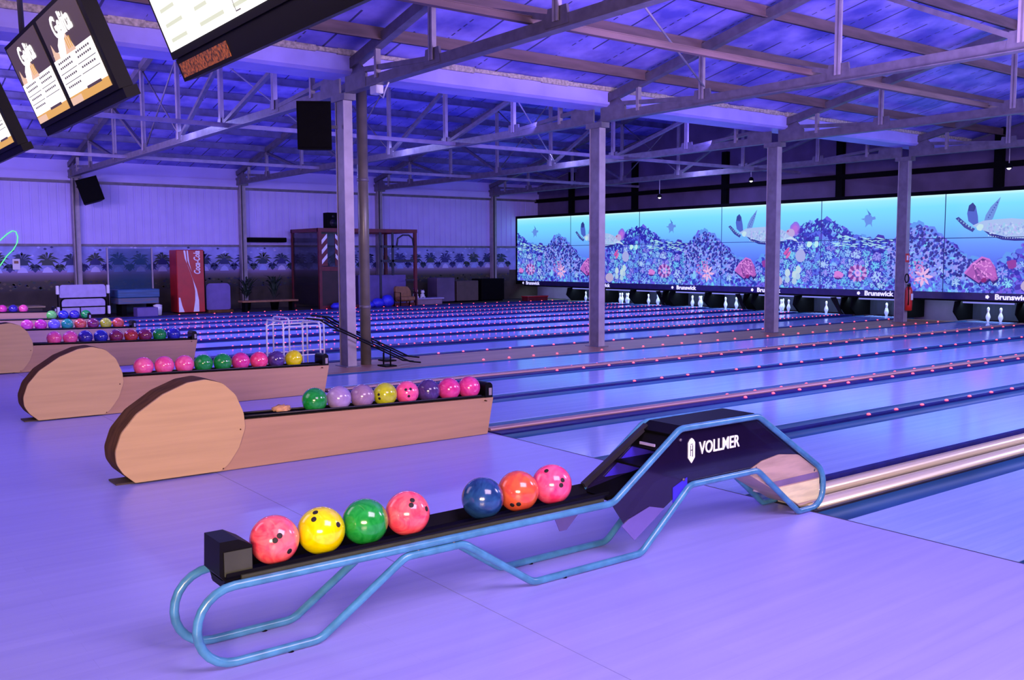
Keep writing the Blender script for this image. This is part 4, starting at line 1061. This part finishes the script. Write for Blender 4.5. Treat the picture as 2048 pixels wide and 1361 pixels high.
# ------------------------------------------------------------------ left wall mural
m = MB(); rn = random.Random(4); Y = WY-.004
dk = [C8(40, 48, 110), C8(34, 52, 86), C8(46, 44, 120), C8(52, 64, 70)]
lt = [C8(175, 180, 250), C8(150, 160, 240), C8(190, 185, 245)]
def fl_(pts, c, lay=0): m.add([(a, Y-.0006*lay, b) for a, b in pts], [tuple(range(len(pts)))], c)
def star(cx, cz, r, c, lay, n=9, flat=.8):
    for k in range(n):
        a = PI*(k/(n-1)*1.5-.25)+rn.uniform(-.1, .1); L = r*rn.uniform(.75, 1.1); w = .035
        ex, ez = cx+L*math.cos(a), cz+L*math.sin(a)*flat; mx_, mz = cx+L*.55*math.cos(a), cz+L*.62*math.sin(a)*flat+.03
        nx, nz_ = -math.sin(a)*w, math.cos(a)*w
        fl_([(cx, cz), (mx_+nx, mz+nz_), (ex, ez-.03), (mx_-nx, mz-nz_)], c, lay)
x = -6.0; per = .685
# pale sand band and green ground below
def strip(z0, z1, c0_, c1_):
    m.add([(-6.5, Y+.002, z0), (18.4, Y+.002, z0), (18.4, Y+.002, z1), (-6.5, Y+.002, z1)], [(0, 1, 2, 3)], (c0_, c0_, c1_, c1_))
strip(1.20, 1.35, C8(110, 92, 120), C8(150, 130, 190)); strip(1.02, 1.20, C8(62, 55, 50), C8(110, 92, 120)); strip(.75, 1.02, C8(38, 30, 40), C8(62, 55, 50))
while x < 18.3:
    star(x, 1.68, .34, rn.choice(dk), 1, 11); 
    fl_([(x-.13, 1.52), (x-.16, 1.62), (x, 1.74), (x+.16, 1.62), (x+.13, 1.52)], rn.choice(dk), 2)
    star(x+per/2, 1.46, .20, rn.choice(dk), 3, 9, .6); fl_([(x+per/2-.08, 1.38), (x+per/2, 1.52), (x+per/2+.08, 1.38), (x+per/2, 1.30)], rn.choice(dk), 2)
    fl_([(x-.15, 1.30), (x-.1, 1.42), (x, 1.48), (x+.1, 1.42), (x+.15, 1.30)], rn.choice(lt), 1)
    for k in range(4): a = x+rn.uniform(-.3, .3); b = rn.uniform(1.8, 2.1); fl_([(a-.05, b), (a, b+.04), (a+.06, b), (a, b-.03)], rn.choice(lt+dk[:1]), 1)
    for k in range(16):
        a = x+rn.uniform(-.35, .35); b = rn.uniform(.78, 1.04); s_ = rn.uniform(.03, .07)
        fl_([(a-s_, b), (a, b+s_*.7), (a+s_, b), (a, b-s_*.6)], rn.choice([C8(40, 55, 60), C8(60, 62, 40), C8(35, 35, 80), C8(85, 75, 60)]), 1)
    x += per
o = m.build('wall_mural', M['mural'], None, (0, Y, 1.0)); tag(o, 'printed frieze of dark palm trees on a pale blue ground along the left wall', 'mural')

# ------------------------------------------------------------------ things along the left wall
t = thing('vending_machine', 'tall red drinks machine with white swoosh and vertical white lettering', 'vending machine', (4.57, 30.0, 0))
m = MB(); m.bbox(4.14, 5.0, 29.65, 30.35, .03, 1.98, .02); m.build('cabinet', M['red'], t)
m = MB(); m.box(4.98, 5.012, 29.64, 29.70, .08, 1.94); m.build('door_handle', M['matte_black'], t)
m = MB(); m.use(M['white'])
def sw(pts): m.add([(a, 29.645-.0, b) for a, b in pts], [tuple(range(len(pts)))])
sw([(4.36, 1.96), (4.42, 1.96), (4.46, 1.55), (4.58, 1.2), (4.66, .95), (4.60, 1.15), (4.50, 1.45), (4.40, 1.7)])
sw([(4.46, 1.96), (4.50, 1.96), (4.53, 1.6), (4.60, 1.3), (4.55, 1.45), (4.48, 1.65)])
sw([(4.62, 1.1), (4.74, .75), (4.80, .4), (4.80, .05), (4.62, .05), (4.68, .4), (4.69, .7)])
sw([(4.17, .50), (4.22, .50), (4.27, .25), (4.34, .05), (4.17, .05)]); m.build('swoosh', None, t)
m = MB(); m.use(M['white']); text(m, 'Coca-Cola', .27, (4.78, 29.646, 1.58), (0, 0, 1), (-1, 0, 0), .001, xscale=.62, shear=.2, offset=.008); m.build('lettering', None, t)
m = MB(); m.box(4.2, 4.94, 29.72, 30.28, 0, .03); m.build('base', M['matte_black'], t)

def folded_table(x0, x1, y, z1, mm, label, legs=True):
    t = thing('folded_table', label, 'table', ((x0+x1)/2, y, 0))
    w = x1-x0; pr = fillet([(x0+.08, z1*.62), (x0+.10, z1), (x1-.10, z1), (x1-.08, z1*.62)], [.03, .08, .08, .03])
    m = MB(); m.prism([(p.x, p.y) for p in pr], 'y', y-.03, y, True); m.build('upper_board', mm, t)
    pr = fillet([(x0+.14, .10), (x0+.12, z1*.58), (x1-.12, z1*.58), (x1-.14, .10)], [.03, .12, .12, .03])
    m = MB(); m.prism([(p.x, p.y) for p in pr], 'y', y-.05, y-.02, True); m.build('lower_board', mm, t)
    m = MB(); pr = fillet([(x0+.10, .06), (x0+.10, z1*.60), (x1-.10, z1*.60), (x1-.10, .06)], [0, .12, .12, 0], closed=False)
    m.tube([(p.x, y-.065, p.y) for p in pr], .018, 8); m.bar((x0+.12, y-.065, z1*.34), (x1-.12, y-.065, z1*.34), .02, .03); m.bar(((x0+x1)/2-.1, y-.065, .1), ((x0+x1)/2-.1, y-.065, z1*.34), .03, .02); m.build('support_frame', M['matte_black'], t)
    for xx in (x0+.03, x1-.03):
        m = MB(); m.bbox(xx-.04, xx+.04, y-.09, y+.02, z1*.72, z1*.98, .015); m.build('hinge_block', M['white'], t)
        m = MB(); m.tube([(xx, y-.04, .05), (xx, y-.04, z1*.9)], .016, 8); m.build('leg', M['matte_black'], t)
        m = MB(); m.bbox(xx-.035, xx+.035, y-.12, y+.06, .10, .34, .015); m.build('foot', M['white'], t)
        m = MB(); m.lathe([(.04, -.012), (.045, 0), (.04, .012)], (xx, y-.04, .045), n=12, axis='y'); m.build('wheel', M['black'], t)
    return t
folded_table(.63, 2.06, 29.4, .97, M['white_lilac'], 'folded lilac table-tennis table with white corner blocks, behind the green balls')
# air hockey style table with blue sides
t = thing('games_table', 'blue and brown games table standing between the folded table and red machine', 'table', (2.9, 29.7, 0))
m = MB(); m.bbox(2.28, 3.50, 29.3, 30.2, .55, .80, .02); m.build('top', M['teal'], t)
m = MB(); m.bbox(2.30, 3.48, 29.34, 30.16, .36, .55, .015); m.build('side_skirt', mat('brown_blue_print', (0.14, 0.10, 0.13), rough=0.5, col2=(0.02, 0.10, 0.22), scale=3, stretch=(.6, 1, 5)), t)
for a in (2.42, 3.30):
    m = MB(); m.box(a, a+.14, 29.45, 30.05, 0, .36); m.build('leg', M['matte_black'], t)
t = thing('cardboard_box', 'dull violet-grey box on the floor in front of the blue games table', 'box', (2.98, 29.0, 0))
m = MB(); m.bbox(2.68, 3.28, 28.8, 29.2, 0.0, .27, .01); m.build('carton', M['violet'], t)
t = thing('waste_bin', 'small white bin on the floor right of the blue games table', 'bin', (3.42, 29.3, 0))
m = MB(); m.lathe([(.08, 0), (.11, .02), (.13, .26), (.12, .28)], (3.42, 29.3, 0), n=16); m.build('bucket', M['white'], t)
m = MB(); m.lathe([(.13, .28), (.13, .31), (.04, .34)], (3.42, 29.3, 0), n=16); m.build('lid', M['white'], t)
# violet rounded board right of the machine
t = thing('padded_board', 'dark violet rounded board standing right of the red drinks machine', 'board', (5.35, 29.8, 0))
pr = fillet([(5.08, .08), (5.08, .92), (5.86, .92), (5.86, .08)], [.06, .14, .14, .06])
m = MB(); m.prism([(p.x, p.y) for p in pr], 'y', 29.77, 29.83, True); m.build('board', M['violet'], t)
m = MB(); m.box(5.08, 5.88, 29.6, 30.0, 0.0, .078); m.build('base', M['wood_dark'], t)
# potted plants silhouettes, dark machines
def potted(x, y, h, label):
    t = thing('potted_plant', label, 'plant', (x, y, 0), 'dark potted plants by the left wall'); r_ = random.Random(int(x*10))
    m = MB(); m.lathe([(.11, 0), (.15, .25), (.16, .28)], (x, y, 0), n=12); m.build('pot', M['matte_black'], t)
    m = MB(); m.use(M['plant'])
    for k in range(46):
        a = r_.uniform(0, 2*PI); L = r_.uniform(.25, .55); z0 = r_.uniform(.3, h*.75)
        c = Vector((x, y, z0)); e = c+Vector((math.cos(a)*L, math.sin(a)*L*.7, r_.uniform(.05, h-z0)))
        mid = (c+e)/2+Vector((0, 0, .1)); n_ = Vector((-math.sin(a), math.cos(a), 0))*.035
        m.add([c, mid+n_, e, mid-n_], [(0, 1, 2, 3)])
    m.build('foliage', None, t)
potted(6.6, 30.3, 1.15, 'dark leafy potted plant left of the red play cage, left one'); potted(7.45, 30.0, 1.2, 'dark leafy potted plant left of the red play cage, right one')
t = thing('low_bench', 'low brown bench with a pale edge in front of the dark plants', 'bench', (6.9, 29.3, 0))
m = MB(); m.bbox(6.0, 7.9, 29.1, 29.5, .30, .36, .01); m.build('seat', M['brown_leather'], t)
for a in (6.1, 7.7):
    m = MB(); m.box(a, a+.08, 29.15, 29.45, 0, .30); m.build('leg', M['matte_black'], t)
t = thing('retracted_awning', 'black horizontal bar fixed to the left wall beside the red cage', 'bar', (7.7, 31.3, 2.35))
m = MB(); m.bbox(7.1, 8.45, 31.15, 31.45, 2.26, 2.42, .02); m.build('housing', M['matte_black'], t)

# red play cage
t = thing('play_cage', 'large dark red framed play cage with striped panels behind the first column', 'cage', (10.4, 29.8, 0))
X0, X1, Y0, Y1, ZT = 8.62, 12.3, 28.95, 31.05, 2.66
for (x_, y_) in ((X0, Y0), (X1, Y0), (X0, Y1), (X1, Y1), (9.75, Y0)):
    m = MB(); m.box(x_-.05, x_+.05, y_-.05, y_+.05, 0, ZT); m.build('post', M['dark_red'], t)
m = MB(); m.box(X0-.06, X1+.06, Y0-.06, Y0+.06, ZT-.08, ZT+.04); m.box(X0-.06, X1+.06, Y1-.06, Y1+.06, ZT-.08, ZT+.04); m.box(X0-.06, X0+.06, Y0, Y1, ZT-.08, ZT+.04); m.box(X1-.06, X1+.06, Y0, Y1, ZT-.08, ZT+.04)
m.build('top_frame', M['dark_red'], t)
m = MB(); m.box(X0, 9.75, Y0-.03, Y0+.03, 1.28, 1.42); m.box(X0, X1, Y0-.04, Y0+.04, 0, .12); m.build('mid_rail', M['dark_red'], t)
m = MB(); m.box(X0+.05, 9.70, Y0+.0, Y0+.02, .12, 1.28); m.build('front_panel', mat('maroon_panel', (0.03, 0.006, 0.01), rough=0.4, var=0.4), t)
m = MB(); m.box(X0-.02, X0, Y0+.05, Y1-.05, .12, ZT-.1); m.build('side_panel', M['glass_dark'], t)
m = MB(); m.box(X0+.05, 9.70, Y0-.01, Y0+.0, 1.42, ZT-.1); m.build('glass_panel', M['glass_dark'], t)
for bx, yy in ((8.78, Y0-.055), (9.28, Y0-.055)):
    m = MB(); m.use(M['dark_red']).box(bx-.11, bx+.11, yy+.02, yy+.045, 1.45, 2.5); m.use(M['white'])
    for k in range(3):
        z_ = 1.5+k*.33
        m.add([(bx-.10, yy+.018, z_), (bx+.10, yy+.018, z_+.22), (bx+.10, yy+.018, z_+.36), (bx-.10, yy+.018, z_+.14)] if bx < 9 else
              [(bx-.10, yy+.018, z_+.22), (bx+.10, yy+.018, z_), (bx+.10, yy+.018, z_+.14), (bx-.10, yy+.018, z_+.36)], [(0, 1, 2, 3)])
    m.build('striped_panel', None, t)
m = MB()
for zz in (2.1, 1.6): m.box(10.9, X1, Y0-.02, Y0+.02, zz-.04, zz+.04)
m.box(11.35, 11.43, Y0-.02, Y0+.02, 1.1, ZT-.08); m.box(10.86, 10.94, Y0-.02, Y0+.02, 0, ZT-.08); m.box(11.9, X1, Y0-.02, Y0+.02, .9, .96)
m.tube([(11.55, Y0, 2.1), (11.6, Y0, 2.38), (11.8, Y0, 2.5), (12.05, Y0, 2.5), (12.2, Y0, 2.38), (12.25, Y0, 2.1)], .03, 6)
m.build('grille', M['metal_dark'], t)
m = MB(); m.box(10.3, 12.2, Y0+.5, Y0+1.3, .0, 1.1); m.build('inner_pad', M['violet'], t)
r_ = random.Random(9)
for k in range(7):
    cx_, w_, h_ = 9.1+.38*k, .40, .15+.07*((k*7) % 3)
    if 9.75 < cx_ < 10.2 or cx_ > 11.1: continue
    bm = bmesh.new(); bmesh.ops.create_icosphere(bm, subdivisions=2, radius=1)
    m = MB(); m.smooth = True
    for v in bm.verts: v.co = Vector((cx_+v.co.x*w_*.62*(1+.12*math.sin(9*v.co.z)), 28.68+v.co.y*.2, max(.0, h_*.75+v.co.z*h_*.78)))
    bm.verts.index_update(); m.add([v.co[:] for v in bm.verts], [[v.index for v in f.verts] for f in bm.faces]); bm.free()
    o = m.build('beanbag', M['blue_vinyl'], None, (cx_, 28.68, 0))
    side = 'left' if cx_ < 10 else 'right'
    tag(o, f'bright blue vinyl cushion piled before the red cage, {side} of the first column', 'cushion', f'blue cushions {side} of the first column')
t = thing('loudspeaker', 'dark loudspeaker standing on top of the red play cage', 'loudspeaker', (9.1, 29.2, 2.70))
m = MB(); m.bbox(8.96, 9.36, 29.0, 29.35, 2.705, 3.22, .015); m.build('cabinet', M['matte_black'], t)
m = MB(); m.lathe([(.13, -.006), (.12, .0), (.05, .006)], (9.16, 28.995, 2.88), n=16, axis='y'); m.build('woofer', M['metal_dark'], t)
m = MB(); m.lathe([(.05, -.006), (.045, .0), (.02, .006)], (9.16, 28.995, 3.10), n=12, axis='y'); m.build('tweeter', M['metal_dark'], t)

# armchair, low cabinet, plush, dark arcade units
t = thing('armchair', 'tan upholstered armchair with black frame at the foot of the red cage', 'chair', (11.75, 28.75, 0))
m = MB(); pr = fillet([(11.40, .18), (11.36, .72), (11.86, .70), (11.98, .55), (12.02, .18)], [.05, .08, .08, .1, .05])
m.prism([(p.x, p.y) for p in pr], 'y', 28.75, 28.88, True); m.build('backrest', M['brown_leather'], t)
m = MB(); m.bbox(11.40, 12.0, 28.45, 28.75, .22, .36, .03); m.build('seat', M['brown_leather'], t)
for xx in (11.38, 12.0):
    m = MB(); m.tube([(xx, 28.45, .0), (xx, 28.43, .5), (xx, 28.85, .52), (xx, 28.87, .0)], .02, 8); m.build('arm_frame', M['matte_black'], t)
t = thing('low_cabinet', 'low mauve cabinet with a pale top against the left wall', 'cabinet', (13.0, 29.6, 0))
m = MB(); m.bbox(12.25, 13.75, 29.45, 29.95, 0.0, .20, .01); m.build('body', mat('mauve_front', (0.26, 0.16, 0.26), rough=0.5, var=0.2), t)
m = MB(); m.box(12.2, 13.8, 29.4, 30.0, .20, .24); m.build('top', M['white_lilac'], t)
def plush(x, y, z, s, label):
    t = thing('plush_toy', label, 'toy', (x, y, z), 'white plush toys on the low cabinet')
    def sph(c, r, nm, mm, p=t):
        bm = bmesh.new(); bmesh.ops.create_icosphere(bm, subdivisions=2, radius=r); m = MB(); m.smooth = True
        for v in bm.verts: v.co += Vector(c)
        bm.verts.index_update(); m.add([v.co[:] for v in bm.verts], [[v.index for v in f.verts] for f in bm.faces]); bm.free(); m.build(nm, mm, p)
    sph((x, y, z+.09*s), .09*s, 'body', M['white']); sph((x, y-.02, z+.23*s), .075*s, 'head', M['white'])
    for k in (-1, 1): sph((x+k*.055*s, y, z+.30*s), .025*s, 'ear', M['violet']); sph((x+k*.08*s, y-.02, z+.03*s), .035*s, 'leg', M['white'])
plush(12.72, 29.65, .24, 1.15, 'white plush toy on the low cabinet, the taller left one'); plush(13.0, 29.62, .24, .95, 'white plush toy on the low cabinet, the smaller right one')
for k, (a, b, h, mm, lab) in enumerate(((13.95, 14.75, .95, M['wall_dark'], 'dark cabinet right of the low mauve cabinet'), (14.85, 15.85, .82, mat('dull_brown_panel', (0.09, 0.06, 0.06), rough=0.6, var=0.2), 'dull brown cabinet panel near the screen'),
                                        (16.0, 17.1, .88, M['matte_black'], 'black cabinet nearest the left end of the screen'))):
    t = thing('games_cabinet', lab, 'cabinet', ((a+b)/2, 30.4, 0)); m = MB(); m.bbox(a, b, 30.1, 30.8, .05, h, .02); m.build('body', mm, t)
    m = MB(); m.box(a+.05, b-.05, 30.15, 30.75, 0, .05); m.build('plinth', M['matte_black'], t)
t = thing('storage_box', 'small red box on the floor near the left end of the screen', 'box', (18.0, 29.3, 0))
m = MB(); m.bbox(17.5, 18.5, 29.1, 29.5, 0, .15, .01); m.build('body', M['dark_red'], t); m = MB(); m.bbox(17.48, 18.52, 29.08, 29.52, .15, .19, .01); m.build('lid', M['red'], t)
# counter with odds and ends at far left
t = thing('sideboard', 'long low sideboard with a pale top behind the farthest ball return', 'sideboard', (-1.2, 29.9, 0))
m = MB(); m.bbox(-4.5, .30, 29.5, 30.3, .06, .34, .02); m.build('body', M['wall_brown'], t); m = MB(); m.box(-4.55, .35, 29.45, 30.35, .34, .38); m.build('top', mat('tan_top', (0.30, 0.22, 0.12), rough=0.5, var=0.2), t)
m = MB(); m.box(-4.4, .2, 29.55, 30.25, 0, .06); m.build('plinth', M['matte_black'], t)
t = thing('glass_partition', 'tall bluish glass partition with slim posts behind the blue games table', 'partition', (2.9, 30.5, 0))
m = MB(); m.box(2.36, 3.62, 30.49, 30.50, .05, 2.02); m.build('glass_pane', mat('teal_glass', (0.03, 0.10, 0.22), rough=0.08, var=0.2, alpha=0.35), t)
for xx in (2.33, 3.65):
    m = MB(); m.box(xx-.02, xx+.02, 30.47, 30.53, 0, 2.05); m.build('post', M['steel_light'], t)
t = thing('wall_notice', 'small cream notice fixed on the palm frieze near the left edge', 'notice', (-.05, WY-.02, 1.55))
m = MB(); m.box(-.10, .10, WY-.03, WY-.012, 1.40, 1.72); m.build('sheet', M['white'], t)
m = MB(); m.box(-.06, .06, WY-.034, WY-.0305, 1.58, 1.66); m.build('picture', M['brown_leather'], t)
t = thing('junction_box', 'small white junction box clipped under the nearest truss, right of the first column', 'box', (1.58, 12.35, 4.10))
m = MB(); m.bbox(1.52, 1.64, 12.25, 12.45, 4.07, 4.194, .01); m.build('casing', M['white'], t)
m = MB(); m.tube([(1.58, 12.3, 4.08), (1.60, 12.2, 4.0), (1.58, 12.1, 4.1), (1.58, 12.0, 4.19)], .012, 6); m.build('cable', M['white'], t)
# laser light thrown on the wall, built as a glowing curve
m = MB(); m.tube([(-.62, WY-.042, 1.28), (-.45, WY-.042, 1.5), (-.25, WY-.042, 1.8), (-.06, WY-.042, 2.0), (.05, WY-.042, 2.2), (.07, WY-.042, 2.38), (.03, WY-.042, 2.52), (-.06, WY-.042, 2.55), (-.2, WY-.042, 2.46), (-.42, WY-.042, 2.25), (-.65, WY-.042, 2.05)], .016, 8)
tag(m.build('laser_trace', M['laser'], None, (-.3, WY-.042, 1.28)), 'green laser light traced on the left wall at the left edge', 'light')

# ------------------------------------------------------------------ lights
def area(name, loc, target, size, size_y, power, col):
    l = bpy.data.lights.new(name, 'AREA'); l.shape = 'RECTANGLE'; l.size = size; l.size_y = size_y; l.energy = power; l.color = col
    o = bpy.data.objects.new(name, l); link(o); o.location = loc
    d = Vector(target)-Vector(loc); o.rotation_euler = d.to_track_quat('-Z', 'Y').to_euler(); return o
MAU = (.90, .64, 1.0); VIO = (.42, .30, 1.0); BLU = (.20, .17, 1.0); WARM = (1.0, .70, .46)
area('blacklight_1', (-2.0, .3, 4.0), (-.8, 3.0, 0), 3.0, 2.0, 265, MAU)
area('blacklight_2', (5.0, 1.2, 4.0), (6, 7, 0), 4.0, 1.5, 420, (.66, .54, 1.0))
area('blacklight_3', (-6.0, 9, 3.6), (-1.5, 9, 0), 3.0, 3.0, 72, MAU)
area('blacklight_4', (13, 3.5, 4.0), (13, 10, 0), 5.0, 1.5, 600, (.5, .48, 1.0))
area('blacklight_5', (-4.5, 22, 3.9), (8, 27, 2.2), 5.0, 1.2, 560, (.68, .50, 1.0))
area('blacklight_6', (9, 20.3, 4.62), (9, 20.3, 0), 18, .12, 1000, (.36, .36, 1.0))
area('uplight_1', (4, 4.5, 2.9), (6, 10, 5.3), 4.0, 1.5, 560, (.62, .42, 1.0))
area('uplight_2', (-4, 17, 2.8), (4, 21, 5.8), 2.0, 2.0, 340, BLU)
area('uplight_3', (8, 15.2, 4.4), (8, 19, 6.2), 12, .15, 240, BLU)
area('pin_deck_light', (18.99, 19, .505), (19.3, 19, .1), 24, .05, 240, (.5, .75, 1.0))
b = area('bar_light', (-7.2, -2.0, 1.9), (-1.5, 6.5, .45), 3.0, 1.2, 230, WARM); b.data.spread = math.radians(95)

w = bpy.data.worlds.new('world'); w.use_nodes = True; w.node_tree.nodes['Background'].inputs['Color'].default_value = (.02, .015, .06, 1)
bpy.context.scene.world = w
vs_ = bpy.context.scene.view_settings
vs_.view_transform = 'Standard'; vs_.look = 'None'; vs_.exposure = 0; vs_.gamma = 1; vs_.use_curve_mapping = False
